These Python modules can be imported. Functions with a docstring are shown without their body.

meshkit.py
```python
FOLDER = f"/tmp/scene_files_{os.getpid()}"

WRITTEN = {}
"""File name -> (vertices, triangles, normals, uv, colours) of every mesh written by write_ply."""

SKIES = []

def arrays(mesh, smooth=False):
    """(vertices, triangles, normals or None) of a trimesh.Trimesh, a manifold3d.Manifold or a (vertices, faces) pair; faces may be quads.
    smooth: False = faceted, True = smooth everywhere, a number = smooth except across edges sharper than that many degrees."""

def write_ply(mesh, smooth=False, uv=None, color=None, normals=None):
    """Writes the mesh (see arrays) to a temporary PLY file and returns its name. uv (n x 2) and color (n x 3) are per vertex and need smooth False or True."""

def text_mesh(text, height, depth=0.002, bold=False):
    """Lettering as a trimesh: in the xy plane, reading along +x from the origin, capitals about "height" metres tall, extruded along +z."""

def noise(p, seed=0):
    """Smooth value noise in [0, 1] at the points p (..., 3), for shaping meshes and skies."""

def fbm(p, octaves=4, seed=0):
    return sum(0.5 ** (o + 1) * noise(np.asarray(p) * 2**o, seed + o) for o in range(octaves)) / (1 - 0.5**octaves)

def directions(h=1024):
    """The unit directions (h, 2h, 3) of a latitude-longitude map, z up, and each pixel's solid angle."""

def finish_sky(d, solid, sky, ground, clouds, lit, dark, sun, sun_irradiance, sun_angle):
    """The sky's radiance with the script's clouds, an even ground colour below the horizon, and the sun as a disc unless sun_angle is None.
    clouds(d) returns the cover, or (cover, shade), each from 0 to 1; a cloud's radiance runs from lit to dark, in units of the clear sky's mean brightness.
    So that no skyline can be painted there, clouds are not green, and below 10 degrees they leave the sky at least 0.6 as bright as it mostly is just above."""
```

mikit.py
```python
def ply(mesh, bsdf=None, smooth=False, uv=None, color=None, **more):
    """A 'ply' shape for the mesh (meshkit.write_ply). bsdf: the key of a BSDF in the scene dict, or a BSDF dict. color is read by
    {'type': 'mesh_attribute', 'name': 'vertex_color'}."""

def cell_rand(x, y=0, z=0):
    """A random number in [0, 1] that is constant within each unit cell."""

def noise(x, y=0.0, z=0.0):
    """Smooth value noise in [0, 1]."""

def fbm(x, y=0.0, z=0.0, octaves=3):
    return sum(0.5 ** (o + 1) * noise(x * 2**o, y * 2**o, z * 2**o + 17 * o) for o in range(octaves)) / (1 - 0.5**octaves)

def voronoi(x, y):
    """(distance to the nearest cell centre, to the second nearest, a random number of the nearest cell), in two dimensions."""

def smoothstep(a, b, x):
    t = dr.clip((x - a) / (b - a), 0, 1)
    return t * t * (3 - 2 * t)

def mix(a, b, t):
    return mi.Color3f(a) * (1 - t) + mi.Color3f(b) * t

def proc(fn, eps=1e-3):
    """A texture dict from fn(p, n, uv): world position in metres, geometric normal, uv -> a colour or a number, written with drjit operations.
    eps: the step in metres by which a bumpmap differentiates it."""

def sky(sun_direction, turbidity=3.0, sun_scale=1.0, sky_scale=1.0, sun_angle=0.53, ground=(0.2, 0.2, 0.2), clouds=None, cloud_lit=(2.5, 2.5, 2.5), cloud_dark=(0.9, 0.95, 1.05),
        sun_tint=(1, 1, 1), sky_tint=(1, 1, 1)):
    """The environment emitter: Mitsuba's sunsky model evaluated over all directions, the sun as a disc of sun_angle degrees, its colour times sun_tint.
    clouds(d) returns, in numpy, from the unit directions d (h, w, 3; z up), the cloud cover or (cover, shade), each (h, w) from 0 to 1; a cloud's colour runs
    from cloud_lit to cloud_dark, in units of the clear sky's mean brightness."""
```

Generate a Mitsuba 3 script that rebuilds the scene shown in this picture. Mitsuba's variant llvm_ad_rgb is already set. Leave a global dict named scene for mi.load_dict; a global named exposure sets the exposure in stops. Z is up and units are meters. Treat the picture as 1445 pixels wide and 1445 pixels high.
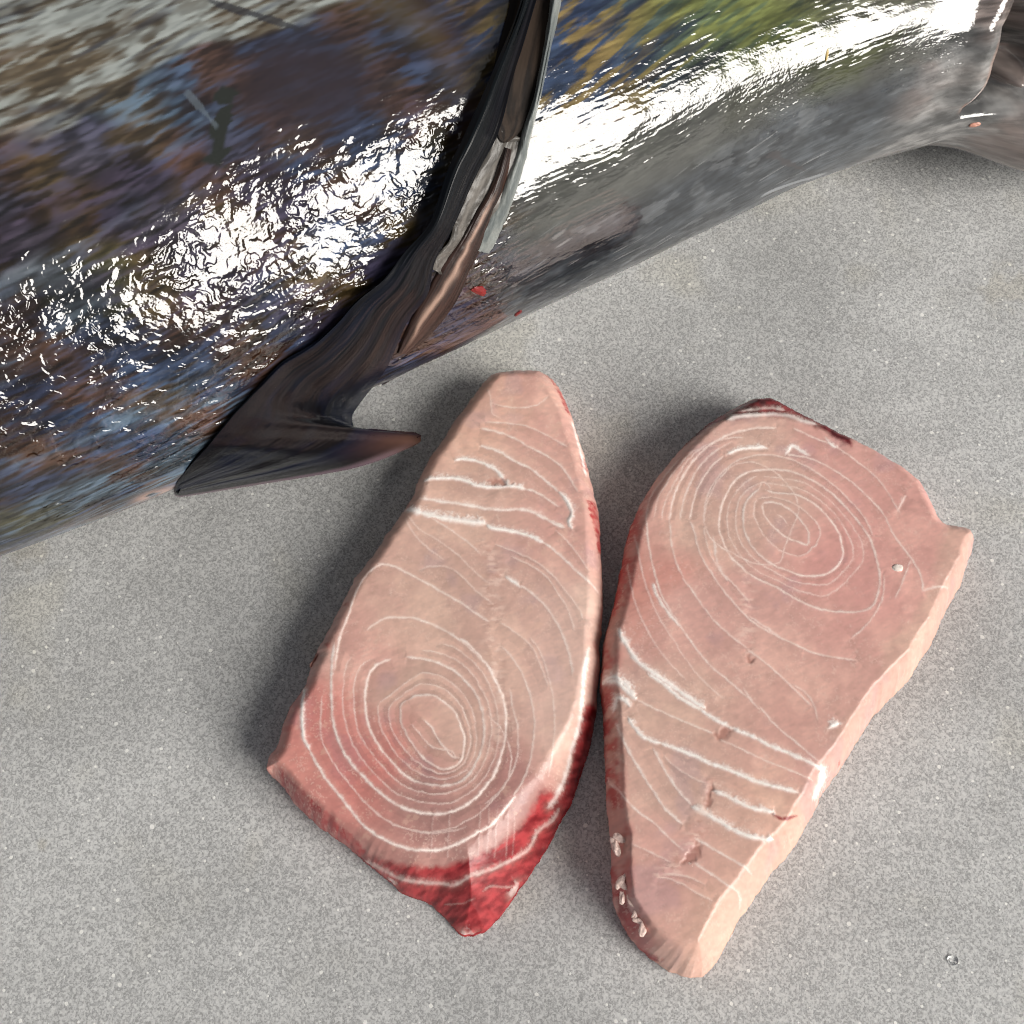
import math
import numpy as np, trimesh, drjit as dr, mitsuba as mi, mikit, meshkit
from scipy.spatial import cKDTree, Delaunay
from scipy.interpolate import PchipInterpolator, RectBivariateSpline
from scipy.ndimage import gaussian_filter
from shapely.geometry import Polygon, Point
import shapely
from mikit import noise, fbm, smoothstep, mix, voronoi
scene, labels = {}, {}
T = mi.ScalarTransform4f

# ---- camera, light, exposure -------------------------------------------------------------
TILT, DIST = math.radians(22.0), 0.6036
scene['camera'] = {'type': 'perspective', 'fov': 45.0, 'near_clip': 0.02, 'far_clip': 60.0,
    'to_world': T().look_at(origin=[0, -DIST * math.sin(TILT), DIST * math.cos(TILT)], target=[0, 0, 0], up=[0, 1, 0])}
scene['sky'] = mikit.sky([0.735, -0.405, 0.545], turbidity=3, sun_scale=0.3, sun_angle=38, clouds=lambda d: 1.0,
    cloud_lit=(0.19, 0.198, 0.21), cloud_dark=(0.19, 0.198, 0.215), sun_tint=(0.83, 1.0, 1.36), ground=(0.12, 0.12, 0.12))
exposure = 3.72

# ---- measured outlines, in millimetres on the slab (x right, y away, origin at the picture's middle) ----
O1 = [[-10.9,63.1,22.0,6],[-7.1,65.0,22.0,6],[0.4,66.0,22.0,6],[6.7,66.1,22.0,6],[12.9,66.0,22.0,6],[17.9,63.1,22.0,6],[22.8,57.5,22.0,6],[25.8,49.8,22.0,6],[29.0,43.0,19.0,6],[31.8,32.0,19.0,6],[34.7,21.2,19.0,6],[37.1,10.5,19.0,6],[39.3,-1.4,19.0,6],[41.1,-13.1,19.0,6],[41.0,-25.9,19.0,6],[41.6,-39.7,19.0,6],[41.2,-55.7,19.0,6],[40.0,-67.5,18.0,6],[39.2,-71.0,17.0,6],[39.7,-81.1,17.0,6],[38.1,-91.2,13.0,7],[37.6,-101.0,10.0,8],[34.8,-115.0,5.0,9],[30.0,-128.3,3.0,13],[25.2,-141.8,3.0,13],[20.6,-148.4,3.0,17],[14.9,-159.4,3.0,21],[7.0,-171.2,3.0,21],[1.4,-178.7,3.0,25],[-5.1,-187.1,3.0,25],[-10.6,-193.3,3.0,31],[-17.1,-195.4,3.0,31],[-20.9,-196.2,3.0,31],[-23.6,-193.4,4.0,29],[-28.1,-188.2,4.0,29],[-33.6,-183.5,5.0,24],[-40.2,-180.5,6.0,18],[-46.8,-178.4,6.0,18],[-52.3,-173.8,8.0,14],[-58.9,-168.7,10.0,9],[-65.7,-164.0,10.0,9],[-72.1,-159.0,13.0,6],[-80.1,-153.6,13.0,6],[-89.4,-146.6,13.0,6],[-95.3,-141.1,13.0,6],[-99.0,-135.6,13.0,6],[-103.4,-131.5,15.0,6],[-106.4,-129.3,24.0,5],[-105.6,-124.3,24.0,5],[-101.6,-118.8,24.0,5],[-100.0,-109.9,24.0,5],[-97.2,-102.0,24.0,5],[-92.1,-94.0,24.0,5],[-89.3,-84.7,24.0,5],[-86.3,-77.7,24.0,5],[-90.3,-84.3,25.0,5],[-86.3,-75.5,25.0,5],[-81.1,-64.8,25.0,5],[-77.0,-55.2,25.0,5],[-71.9,-43.0,25.0,5],[-66.4,-35.6,25.0,5],[-59.7,-25.0,25.0,5],[-58.2,-20.5,25.0,5],[-57.0,-20.3,25.0,5],[-53.1,-14.2,25.0,5],[-49.7,-7.8,25.0,5],[-46.3,-2.6,25.0,5],[-44.1,6.5,25.0,5],[-38.4,18.4,25.0,5],[-32.6,27.8,25.0,5],[-26.6,38.6,25.0,5],[-21.8,45.5,25.0,5],[-15.7,55.2,25.0,5]]
L1 = [[1.7,1,1,[[-49.5,-9.6],[-46.8,-10.7],[-43.3,-12.0],[-36.1,-14.1],[-26.7,-15.8],[-18.4,-17.1],[-12.0,-17.7]]],[1.0,0.8,0.8,[[-12.0,-18.1],[-9.0,-20.0],[-2.0,-21.2],[3.9,-22.5],[9.7,-24.7],[14.4,-27.2]]],[0.7,0.6,0.5,[[14.4,-27.2],[20.1,-31.8],[25.9,-37.4],[31.5,-42.9],[37.2,-47.8],[39.5,-49.6]]],[1.0,0.85,1,[[-41.3,3.7],[-36.6,5.0],[-29.4,5.0],[-22.3,3.7],[-16.3,1.1],[-9.1,0.2],[-0.8,0.7],[6.3,-0.8]]],[0.6,0.6,0.6,[[6.3,-0.8],[12.2,-2.8],[16.9,-6.0],[21.6,-9.8]]],[0.9,0.8,1,[[-27.2,14.1],[-22.4,14.8],[-16.4,13.5],[-10.4,10.9],[-5.6,6.9],[-3.2,3.0],[-0.8,1.1]]],[0.7,0.6,0.6,[[-15.3,21.4],[-6.8,18.8],[1.6,13.5],[8.7,9.6],[14.7,4.3],[21.7,-2.1]]],[1.2,0.85,0.6,[[21.7,-2.1],[25.8,-7.3],[27.5,-12.4],[26.2,-17.4],[27.9,-20.6]]],[0.6,0.5,0.4,[[-15.4,30.8],[-6.9,28.8],[1.6,25.4],[7.6,21.4],[13.6,18.1],[19.6,14.1],[24.3,9.6],[27.8,3.0],[30.6,-2.1]]],[0.5,0.35,0.3,[[-13.0,34.1],[-4.5,33.7],[4.0,32.8],[12.5,29.4],[19.7,25.4],[25.7,21.4]]],[0.8,0.6,0.9,[[-43.5,-5.0],[-36.3,-6.2],[-28.0,-7.5],[-19.7,-8.8],[-11.4,-10.5],[-4.4,-11.1],[2.7,-10.8],[8.6,-11.7],[14.5,-14.9],[20.3,-18.1],[24.4,-20.0]]],[0.4,0.35,0.3,[[-9.4,44.3],[-3.3,42.3],[5.3,41.6],[11.4,43.0],[17.5,48.4]]],[0.4,0.3,0.3,[[-11.9,52.6],[-10.0,45.7],[-9.4,38.9],[-5.7,36.2]]],[0.5,0.4,0.3,[[-37.3,-14.9],[-31.3,-18.7],[-24.2,-23.7],[-18.3,-28.7],[-14.2,-33.1]]],[0.4,0.3,0.3,[[-49.1,-14.9],[-45.3,-22.5],[-38.1,-30.0],[-31.0,-34.9]]],[0.4,0.3,0.3,[[-47.9,-13.6],[-41.8,-21.2],[-33.5,-26.2],[-24.1,-33.7],[-17.0,-41.1],[-10.0,-47.1]]],[0.6,0.5,0.3,[[-61.1,-37.4],[-54.1,-38.6],[-47.0,-42.3],[-40.0,-45.9],[-31.8,-50.8],[-23.7,-55.6],[-16.8,-60.4],[-9.9,-65.1]]],[0.6,0.5,0.4,[[-64.4,-68.7],[-60.0,-65.1],[-54.4,-62.8],[-46.4,-62.8],[-39.5,-64.5],[-32.6,-67.5],[-24.6,-72.2],[-16.6,-79.2],[-9.8,-86.2],[-7.5,-88.5]]],[0.4,0.3,0.3,[[-42.4,-41.1],[-36.7,-38.6],[-30.9,-38.6],[-23.9,-42.3],[-16.9,-49.6],[-7.7,-56.8]]],[0.6,0.6,0.3,[[-78.1,-87.3],[-77.8,-82.7],[-76.6,-73.4],[-72.7,-60.4],[-69.8,-49.6],[-65.5,-42.3],[-58.8,-37.6]]],[0.7,0.65,0.3,[[-78.8,-74.7],[-79.3,-86.3],[-78.9,-97.7],[-77.5,-108.9],[-74.8,-117.8],[-70.6,-125.5],[-64.8,-132.0],[-58.1,-138.4],[-51.4,-143.8],[-44.8,-146.9],[-37.2,-148.8],[-30.8,-149.3],[-23.3,-147.5],[-16.9,-143.8],[-11.6,-138.4],[-7.3,-132.0],[-4.6,-124.4],[-3.0,-117.8],[-2.4,-110.1],[-3.5,-101.1],[-6.4,-93.2],[-9.8,-86.3],[-15.4,-79.3],[-20.0,-74.7],[-23.4,-72.3]]],[0.6,0.6,0.3,[[-46.9,-81.1],[-40.2,-81.7],[-32.2,-84.0],[-25.4,-87.4],[-19.8,-92.6],[-15.2,-98.8],[-12.6,-106.7],[-12.1,-115.6],[-13.3,-122.2],[-16.0,-128.7],[-19.2,-133.6],[-23.5,-136.3],[-30.0,-137.4],[-37.6,-136.3],[-45.3,-133.1],[-50.9,-127.7],[-56.6,-121.1],[-60.7,-114.5],[-63.2,-106.7],[-64.0,-97.7],[-62.9,-89.7],[-59.2,-84.6],[-53.6,-82.2]]],[0.55,0.6,0.2,[[-45.2,-100.5],[-48.4,-103.3],[-48.3,-107.8],[-45.9,-114.5],[-42.4,-120.0],[-37.9,-125.5],[-33.4,-128.7],[-29.0,-130.4],[-23.6,-128.7],[-21.0,-124.4],[-20.5,-117.8],[-22.3,-111.2],[-25.1,-105.6],[-29.6,-101.1],[-35.3,-98.3],[-40.8,-98.3],[-45.2,-100.5]]],[0.5,0.6,0.2,[[-38.9,-108.9],[-34.9,-112.3],[-31.5,-117.8],[-28.1,-122.2],[-24.8,-125.3],[-22.6,-125.5]]],[0.9,0.8,0.7,[[-91.8,-93.2],[-91.5,-96.6],[-91.1,-106.7],[-89.7,-116.7],[-86.6,-122.2]]],[0.7,0.7,0.4,[[-86.6,-122.2],[-82.4,-129.8],[-77.6,-136.3],[-71.9,-142.7],[-66.7,-149.0],[-61.7,-154.3],[-55.1,-158.5],[-47.5,-162.1],[-39.0,-163.8],[-31.5,-163.6],[-23.1,-161.6],[-15.7,-157.4],[-8.2,-153.2],[-2.9,-146.9],[1.4,-141.6]]],[0.5,0.45,0.3,[[-5.3,-75.9],[0.3,-81.7],[4.8,-89.7],[8.1,-98.8],[9.7,-110.1],[9.1,-118.9],[7.4,-127.7],[4.7,-135.2],[0.3,-141.6]]],[0.4,0.35,0.3,[[8.3,-72.3],[12.7,-79.3],[16.0,-89.7],[18.1,-101.1],[18.6,-108.9],[17.9,-120.0],[15.5,-133.1]]],[0.45,0.4,0.3,[[-0.8,-95.4],[0.3,-103.3],[2.5,-112.3],[2.5,-123.3],[-0.8,-133.1],[-5.1,-139.5],[-11.5,-144.8]]],[0.4,0.3,0.3,[[-65.5,-141.6],[-58.8,-146.9],[-52.1,-152.2],[-43.5,-155.3],[-34.9,-156.9],[-26.4,-156.4],[-18.9,-154.3]]],[1.1,0.7,0.6,[[34.2,-75.9],[31.7,-87.4],[31.0,-95.4],[29.6,-108.9],[26.1,-120.0],[23.2,-130.9],[19.8,-138.4],[15.4,-144.8]]],[1.0,0.6,0.7,[[29.0,38.9],[32.3,22.7],[35.0,8.2]]],[1.0,0.75,0.4,[[-3.1,-43.5],[0.4,-45.9],[4.4,-49.0]]],[0.6,0.5,0.3,[[3.8,-47.8],[9.5,-52.0],[15.2,-58.0],[19.7,-65.1],[23.0,-72.2],[25.7,-81.5],[26.6,-89.6]]],[0.4,0.4,0.3,[[-0.8,-33.7],[7.3,-37.4],[15.4,-43.5],[21.0,-52.0],[25.5,-60.4],[27.6,-68.7]]],[0.4,0.35,0.3,[[-7.8,-27.5],[0.4,-31.2],[8.5,-34.9],[17.7,-42.3],[24.5,-50.8],[30.1,-59.2],[32.2,-64.0]]],[0.4,0.35,0.3,[[20.3,-21.2],[26.0,-27.5],[30.6,-33.7],[35.1,-41.1]]],[0.4,0.3,0.3,[[-5.3,-65.1],[1.5,-69.9],[8.3,-75.7],[12.7,-85.0],[16.0,-94.2]]],[0.3,0.12,1,[[-33.1,-148.1],[-33.3,-154.3],[-33.9,-166.7]]],[0.3,0.12,1,[[-26.1,-146.7],[-26.4,-154.3],[-27.0,-166.7]]],[0.3,0.12,1,[[-13.2,-145.5],[-13.6,-154.3],[-14.3,-166.7]]],[0.3,0.12,1,[[-9.5,-146.2],[-9.8,-154.3],[-10.6,-166.7]]],[0.3,0.12,1,[[-6.2,-146.8],[-6.6,-154.3],[-7.4,-166.7]]],[0.3,0.12,1,[[-1.4,-147.8],[-1.8,-154.3],[-2.6,-166.7]]],[0.3,0.12,1,[[1.3,-148.3],[0.9,-154.3],[0.0,-166.7]]],[0.8,0.6,0.6,[[-63.3,-166.2],[-55.7,-169.8],[-47.1,-173.9],[-38.6,-175.4],[-30.2,-175.9],[-24.9,-176.9],[-17.6,-173.9],[-8.1,-170.3],[-0.7,-166.7],[7.8,-160.5],[11.0,-154.3],[17.5,-149.0],[20.8,-143.8]]],[0.5,0.25,0.6,[[-12.3,-179.4],[-8.1,-176.9],[-2.8,-176.9],[3.5,-174.9]]],[0.4,0.15,0.9,[[-29.0,-184.0],[-21.6,-184.0],[-15.4,-182.0]]],[3.0,0.7,0.9,[[-21.5,-194.9],[-18.8,-197.3],[-15.2,-195.9]]],[2.0,0.6,0.9,[[-53.4,-173.9],[-50.2,-175.4]]],[2.0,0.5,0.9,[[-0.7,-179.9],[2.4,-174.9]]]]
RING1 = [[23,22,1],[22,21,2],[21,20,2],[20,25,1]]
T1 = [[[-14.8,-30.0],[-10.1,-33.7],[-8.9,-39.8],[-5.4,-43.5],[-11.1,-49.6],[-8.8,-54.4],[-6.5,-60.4],[-8.8,-65.1],[-9.8,-72.2],[-7.6,-78.1],[-6.9,-87.3]],[[-9.8,-72.3],[-7.6,-78.2],[-8.1,-87.4],[-4.7,-95.4],[-3.5,-102.2],[-1.9,-108.9],[-5.2,-114.5],[-6.2,-120.0]]]
R1 = [[-69.0,-160.4],[-65.6,-163.5],[-62.3,-164.6],[-54.7,-166.9],[-46.0,-168.7],[-37.3,-169.8],[-28.7,-169.8],[-22.3,-168.2],[-15.9,-166.7],[-9.4,-163.5],[-1.8,-158.2],[3.6,-152.9],[9.1,-146.5],[12.4,-139.0],[16.8,-137.9],[20.7,-137.9],[24.2,-129.1],[27.1,-118.0],[30.5,-106.7],[32.0,-101.0],[36.5,-98.7],[46.5,-104.5],[32.2,-142.2],[-11.2,-205.3],[-32.4,-195.3],[-54.2,-178.1],[-67.7,-165.6]]
P1 = [[[-21.5,36.2],[-19.1,40.9],[-13.1,45.0],[-11.2,43.0],[-15.5,37.5],[-19.1,34.8]],[[-25.0,26.7],[-19.0,32.1],[-13.6,33.7],[-13.0,31.4],[-16.6,28.1],[-21.4,25.4]]]
S1 = [[[16.6,62.7],[20.9,59.9],[23.4,54.3],[27.0,47.4],[28.7,41.2],[25.6,42.6],[22.7,50.2],[19.7,57.1]],[[32.0,19.5],[35.0,18.9],[36.4,12.2],[33.0,12.2]],[[34.7,-6.1],[38.7,-4.1],[42.2,-13.8],[41.8,-27.7],[39.8,-30.2],[38.9,-20.2],[36.1,-12.5]],[[-99.2,-129.3],[-92.1,-136.4],[-81.8,-145.5],[-70.4,-155.1],[-62.0,-162.7],[-65.0,-166.3],[-72.8,-160.3],[-80.7,-154.5],[-89.7,-148.2],[-95.7,-140.7],[-101.1,-134.2]]]
G1 = [[[-11.5,3.0],[-8.0,5.4],[-3.4,3.3],[-2.6,1.5],[-8.0,0.7]]]
O2 = [[90.8,34.3,20.0,6],[99.1,40.7,20.0,6],[108.9,46.6,20.0,6],[116.5,51.8,17.0,7],[124.6,52.7,17.0,7],[131.2,50.0,17.0,7],[134.9,46.9,17.0,7],[142.6,42.5,17.0,7],[147.7,39.5,17.0,7],[155.3,35.0,17.0,7],[163.5,30.6,17.0,7],[171.4,25.7,18.0,7],[180.0,19.9,18.0,7],[187.3,14.1,18.0,7],[194.3,7.0,18.0,7],[197.3,-0.1,18.0,7],[200.0,-9.9,18.0,7],[202.0,-14.1,18.0,7],[208.4,-14.9,18.0,6],[213.4,-15.9,18.0,6],[216.0,-18.9,16.0,7],[218.3,-21.5,10.0,9],[215.8,-27.7,10.0,9],[211.3,-39.7,5.0,8],[205.7,-47.8,5.0,8],[199.1,-58.6,5.0,8],[194.1,-67.9,5.0,8],[188.0,-75.7,5.0,8],[181.9,-84.8,5.0,8],[173.4,-92.5,5.0,8],[173.5,-92.2,5.0,8],[165.1,-99.9,5.0,8],[159.3,-107.4,5.0,8],[153.6,-114.9,5.0,8],[147.8,-123.5,5.0,8],[140.8,-132.0,5.0,8],[136.4,-137.0,6.0,9],[133.5,-143.0,6.0,9],[127.9,-151.2,6.0,9],[123.7,-158.3,6.0,9],[118.4,-164.1,6.0,9],[112.2,-169.7,5.0,10],[106.9,-176.6,5.0,10],[101.7,-183.4,5.0,10],[96.6,-189.0,5.0,10],[92.8,-195.6,4.0,13],[88.9,-202.2,4.0,13],[83.8,-208.8,4.0,13],[80.2,-212.0,4.0,13],[73.0,-212.1,6.0,9],[66.1,-209.9,6.0,9],[58.1,-204.6,8.0,6],[51.4,-198.0,8.0,6],[47.0,-190.3,8.0,6],[44.0,-183.9,12.0,5],[43.1,-174.9,12.0,5],[43.1,-165.9,12.0,5],[44.0,-157.8,12.0,5],[42.7,-152.9,18.0,5],[41.8,-143.6,18.0,5],[41.7,-128.3,18.0,5],[41.5,-113.8,18.0,5],[41.3,-100.3,18.0,5],[40.1,-90.4,22.0,5],[41.4,-79.6,24.0,5],[42.3,-69.5,24.0,5],[46.4,-56.6,24.0,5],[49.4,-43.4,24.0,5],[52.3,-30.1,24.0,5],[55.3,-17.8,24.0,5],[59.5,-8.2,24.0,5],[63.7,0.2,24.0,5],[69.3,8.6,24.0,5],[76.2,17.2,24.0,5],[83.1,25.6,24.0,5]]
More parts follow.
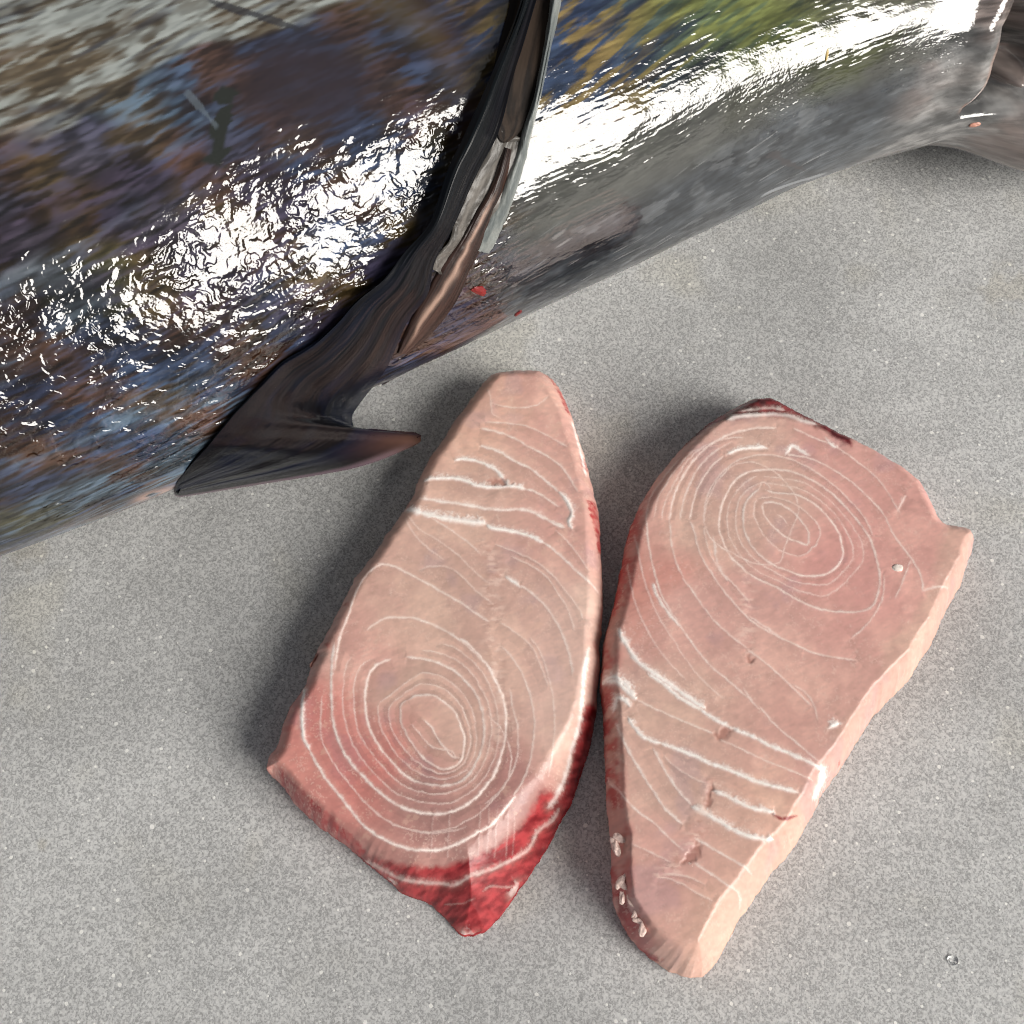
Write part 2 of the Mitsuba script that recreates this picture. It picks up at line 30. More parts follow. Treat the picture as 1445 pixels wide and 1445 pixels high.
L2 = [[0.5,0.55,0.2,[[115.8,-8.7],[119.6,-8.0],[124.6,-9.4],[129.4,-12.8],[133.3,-18.2],[135.7,-23.6],[134.3,-29.0],[130.6,-27.7],[124.6,-25.0],[119.9,-20.3],[116.5,-15.5],[115.4,-10.8],[115.8,-8.7]]],[0.3,0.35,0.2,[[121.7,-14.2],[124.7,-16.2],[126.3,-19.6]]],[0.55,0.6,0.2,[[115.1,-1.1],[109.6,-6.0],[106.7,-11.4],[106.1,-19.6],[107.6,-26.3],[111.4,-33.0],[118.5,-38.9],[125.6,-42.2],[132.9,-44.2],[140.4,-43.5],[147.0,-39.6],[150.5,-33.0],[150.2,-26.3],[147.7,-19.6],[143.3,-12.8],[137.5,-7.3],[130.1,-3.9],[122.6,-3.2],[117.6,-1.8]]],[0.55,0.55,0.2,[[94.7,-20.9],[95.9,-12.8],[99.7,-3.2],[105.3,4.4],[113.2,7.9],[122.2,8.6],[131.1,7.2],[139.7,3.0],[148.0,-3.2],[154.8,-11.4],[159.2,-18.2],[163.3,-26.3],[164.9,-34.3],[165.8,-43.5],[164.3,-51.4],[159.8,-59.1],[151.0,-61.0],[142.5,-60.4],[134.1,-58.4],[125.9,-53.9],[117.7,-48.8],[109.3,-44.8],[103.5,-39.6],[98.9,-34.3],[96.2,-27.7],[94.7,-20.9]]],[1.0,0.8,0.8,[[100.9,16.1],[108.9,19.2],[116.6,19.7],[119.9,19.5]]],[0.5,0.5,0.3,[[81.7,-16.9],[83.5,-8.7],[87.2,1.0],[92.8,9.3],[99.6,15.7]]],[0.5,0.45,0.3,[[81.7,-16.9],[83.3,-22.3],[85.2,-33.0],[89.7,-42.2],[95.3,-51.4],[103.2,-61.6],[110.1,-68.0],[117.1,-71.8],[126.4,-76.8],[133.3,-79.9],[142.8,-81.8],[151.1,-83.1]]],[0.4,0.4,0.3,[[87.9,-19.6],[89.2,-8.7],[93.6,1.0],[100.5,9.3],[108.5,14.3],[119.0,16.1],[129.1,14.3],[139.0,9.3],[148.5,1.7],[156.5,-7.3],[162.5,-16.9],[164.7,-25.0]]],[0.4,0.35,0.3,[[87.9,-19.6],[89.1,-30.3],[93.5,-40.9],[100.4,-48.8],[106.0,-56.5]]],[0.6,0.5,0.6,[[72.3,-16.9],[74.7,-6.0],[79.7,5.1],[86.7,15.0],[94.8,22.1],[106.9,27.8],[117.4,30.0],[125.2,30.0]]],[0.5,0.4,0.3,[[72.3,-16.9],[72.5,-25.0],[73.9,-35.6],[77.1,-44.8],[82.8,-53.9],[88.4,-62.9],[95.3,-70.5],[104.5,-78.1]]],[0.4,0.35,0.3,[[77.3,-16.9],[80.6,-3.2],[86.3,7.9],[93.2,16.1],[103.9,22.8]]],[0.5,0.4,0.3,[[61.6,-16.9],[63.9,-6.0],[70.8,5.1],[79.0,15.0]]],[0.5,0.5,0.3,[[61.6,-16.9],[61.9,-25.0],[63.7,-39.6],[66.9,-52.6],[73.6,-65.5],[81.5,-78.1],[88.2,-86.8],[93.9,-91.7],[102.9,-100.2]]],[0.8,0.7,0.6,[[63.4,-47.5],[65.0,-53.3],[69.0,-60.4],[74.7,-68.0]]],[0.4,0.3,0.3,[[56.3,-22.3],[57.7,-35.6],[60.3,-48.8],[64.1,-60.4],[70.8,-73.1],[77.5,-84.3],[84.2,-92.9],[92.1,-100.2]]],[0.4,0.3,0.3,[[52.7,-35.6],[53.5,-48.8],[56.7,-61.6],[62.3,-74.3],[69.1,-84.3],[75.9,-91.7]]],[0.5,0.45,0.3,[[128.0,16.4],[136.9,15.0],[146.8,10.7],[156.4,3.7],[164.4,-4.6],[171.0,-14.2],[174.8,-25.0],[181.0,-35.6],[184.7,-46.2],[184.6,-51.4]]],[0.5,0.4,0.3,[[133.0,30.0],[143.0,24.9],[152.8,19.9],[162.4,12.1],[170.4,3.7],[175.7,-6.0],[178.5,-14.2]]],[0.4,0.4,0.3,[[167.7,-43.5],[166.8,-51.4],[163.4,-59.1],[157.7,-66.7],[149.8,-73.1]]],[0.4,0.35,0.3,[[181.0,-35.6],[176.0,-46.2],[171.3,-55.2]]],[1.3,1,0.6,[[46.7,-68.0],[50.1,-75.6],[54.7,-83.1],[60.5,-88.0],[67.5,-92.9],[75.5,-99.0],[83.6,-104.4]]],[1.3,0.95,1,[[39.3,-91.7],[43.6,-90.2],[48.3,-92.9],[52.9,-99.0]]],[0.5,0.4,0.3,[[105.6,-62.9],[112.5,-68.0],[121.7,-74.3],[128.7,-78.1]]],[0.5,0.45,0.3,[[103.3,-78.1],[111.2,-84.3],[120.2,-92.9],[130.0,-103.8]]],[0.4,0.5,0.2,[[114.8,-1.1],[116.6,2.3],[120.1,-1.8]]],[0.9,0.7,0.8,[[128.0,16.1],[130.1,18.5],[132.2,20.7],[135.9,17.8],[139.5,15.7]]],[0.9,0.7,0.8,[[148.1,24.9],[151.0,20.9],[153.5,19.9]]],[1.2,0.9,0.8,[[102.1,34.3],[107.4,35.8],[112.7,36.5],[123.2,37.2],[131.0,36.5],[138.5,33.6],[144.3,32.1]]],[0.8,0.6,0.8,[[107.6,38.7],[115.5,39.8],[123.5,40.6],[129.9,39.4]]],[0.6,0.5,0.8,[[92.0,-25.0],[92.6,-35.6],[96.9,-46.2]]],[1.0,0.85,0.5,[[59.2,-89.0],[66.2,-93.9],[73.1,-100.0],[81.2,-104.8],[88.0,-109.6],[96.0,-113.8],[102.9,-116.7],[110.8,-120.9],[117.6,-123.8],[125.5,-127.3],[132.2,-130.8]]],[1.4,0.95,1,[[40.0,-91.4],[45.9,-92.7],[49.4,-96.3],[54.0,-100.6]]],[0.5,0.45,0.4,[[54.0,-100.6],[62.2,-104.8],[70.3,-108.4],[78.4,-112.0],[86.4,-115.5]]],[1.0,0.85,0.9,[[50.1,-108.4],[52.4,-112.6],[56.9,-117.3],[63.9,-119.7]]],[1.0,0.8,0.8,[[63.9,-119.7],[70.8,-122.6],[77.7,-125.0],[84.5,-128.5],[91.3,-130.8],[98.1,-133.7],[104.9,-136.6],[111.7,-138.3],[120.8,-140.6]]],[1.2,0.9,0.9,[[44.3,-104.8],[45.0,-102.4],[45.7,-99.4],[49.2,-101.2],[50.9,-103.6]]],[0.6,0.6,0.6,[[44.8,-109.6],[48.6,-120.3],[54.0,-130.8],[59.5,-140.0],[64.9,-148.0],[71.5,-153.6]]],[0.6,0.6,0.4,[[60.3,-121.5],[63.5,-128.5],[68.8,-137.7],[75.4,-145.7]]],[1.2,0.9,0.9,[[75.3,-146.3],[80.9,-149.1],[86.5,-152.5],[94.2,-157.0],[100.9,-159.2],[108.9,-159.8]]],[1.1,0.85,1,[[84.9,-140.0],[90.6,-142.3],[97.3,-145.7],[101.8,-147.4],[109.8,-148.6]]],[0.5,0.5,0.4,[[41.2,-132.0],[45.6,-140.0],[52.2,-148.0],[60.0,-153.6],[66.6,-160.3],[71.0,-163.7]]],[0.6,0.6,0.4,[[75.8,-159.2],[83.5,-163.7],[91.2,-168.1],[99.9,-173.5]]],[0.6,0.5,0.5,[[75.2,-169.2],[81.8,-173.5],[88.3,-177.9],[94.7,-182.2],[95.6,-186.5]]],[0.4,0.4,0.3,[[88.7,-117.9],[96.6,-121.5],[105.7,-126.1],[117.0,-130.8],[128.2,-135.4]]],[0.5,0.5,0.3,[[107.4,-103.6],[113.8,-112.0],[122.6,-120.3],[130.2,-127.3]]],[0.5,0.4,0.3,[[100.8,-95.1],[104.0,-101.2],[107.3,-104.8]]],[0.5,0.4,0.3,[[122.5,-93.9],[130.2,-101.2],[131.8,-109.6]]],[2.2,0.9,1,[[131.7,-129.1],[132.8,-134.3],[130.5,-138.9],[129.4,-141.2]]],[1.6,0.8,1,[[136.2,-113.2],[138.1,-112.0],[141.1,-110.8]]],[0.4,0.3,0.4,[[60.2,-174.6],[68.0,-176.8],[75.7,-181.1],[82.2,-184.4]]],[0.4,0.3,0.4,[[62.6,-173.5],[71.5,-174.6],[79.3,-177.9]]],[0.4,0.3,0.4,[[64.8,-125.0],[72.6,-132.0],[81.7,-136.6]]],[0.4,0.3,0.4,[[49.4,-161.4],[57.3,-164.8],[66.2,-169.2]]],[0.7,0.5,0.8,[[177.4,-12.8],[179.8,-8.7],[182.2,-4.6]]],[0.6,0.4,0.6,[[184.0,-51.4],[189.2,-49.4],[197.9,-48.8]]]]
RING2 = [[0,2,1],[2,3,2],[3,5,1],[5,9,1],[9,12,2]]
T2 = [[[105.2,-42.2],[104.9,-51.4],[105.4,-56.5],[103.7,-62.9],[104.5,-69.3],[102.3,-74.3],[103.0,-81.8],[100.1,-88.0]],[[83.0,-134.3],[86.4,-136.0],[84.3,-141.2],[81.1,-146.9],[77.9,-152.5],[78.9,-154.7],[74.5,-161.4],[68.4,-169.2],[61.4,-174.6]]]
G2 = [[[86.4,-116.1],[91.3,-112.6],[96.0,-113.8],[92.2,-117.3],[88.6,-118.5]],[[81.2,-144.6],[82.0,-141.2],[84.0,-136.6],[85.3,-138.9],[83.4,-145.7],[80.5,-146.9]],[[71.9,-167.0],[74.5,-162.5],[78.6,-160.3],[77.7,-165.9],[74.1,-169.2],[69.5,-170.3]],[[101.8,-81.8],[104.3,-80.6],[105.9,-83.1],[104.0,-84.5]]]
B2 = [[108.0,-148.9],[113.0,-150.8],[120.6,-149.5],[115.2,-152.1],[111.8,-151.9]]
R2 = [[45.1,-43.2],[57.6,-6.9],[74.1,18.3],[94.3,32.6],[104.9,34.1],[112.8,35.4],[123.3,36.1],[131.1,35.2],[138.6,32.2],[145.6,29.7],[151.7,25.4],[159.6,20.8],[161.6,26.8],[144.4,38.4],[124.4,50.2],[105.6,45.8],[78.4,26.8],[57.8,-2.8]]
S2 = [[[44.3,-179.4],[46.0,-180.5],[49.2,-188.1],[52.4,-193.5],[51.2,-195.6],[45.2,-188.1]],[[53.2,-200.9],[60.9,-205.2],[61.9,-207.3],[56.4,-205.2]]]
F2 = [[202.8,-12.9],[195.3,-26.6],[189.4,-48.0],[178.0,-65.0],[165.8,-74.0],[160.8,-91.6],[159.0,-102.4],[158.3,-97.6],[145.2,-107.4],[138.3,-115.9],[135.5,-126.6],[129.7,-144.2],[155.5,-123.1],[196.2,-86.4],[221.3,-40.1],[225.3,-12.9]]
lump = [[43.4,-162.2,2.6],[45.0,-158.8,2.2],[45.2,-176.0,2.2],[45.7,-177.6,1.8],[49.4,-184.1,2.2],[51.0,-188.4,1.6],[52.0,-191.6,1.6],[53.2,-195.4,2.0],[45.5,-182.5,1.6],[73.9,-169.9,1.2]]
speck = [174.2,-40.3]
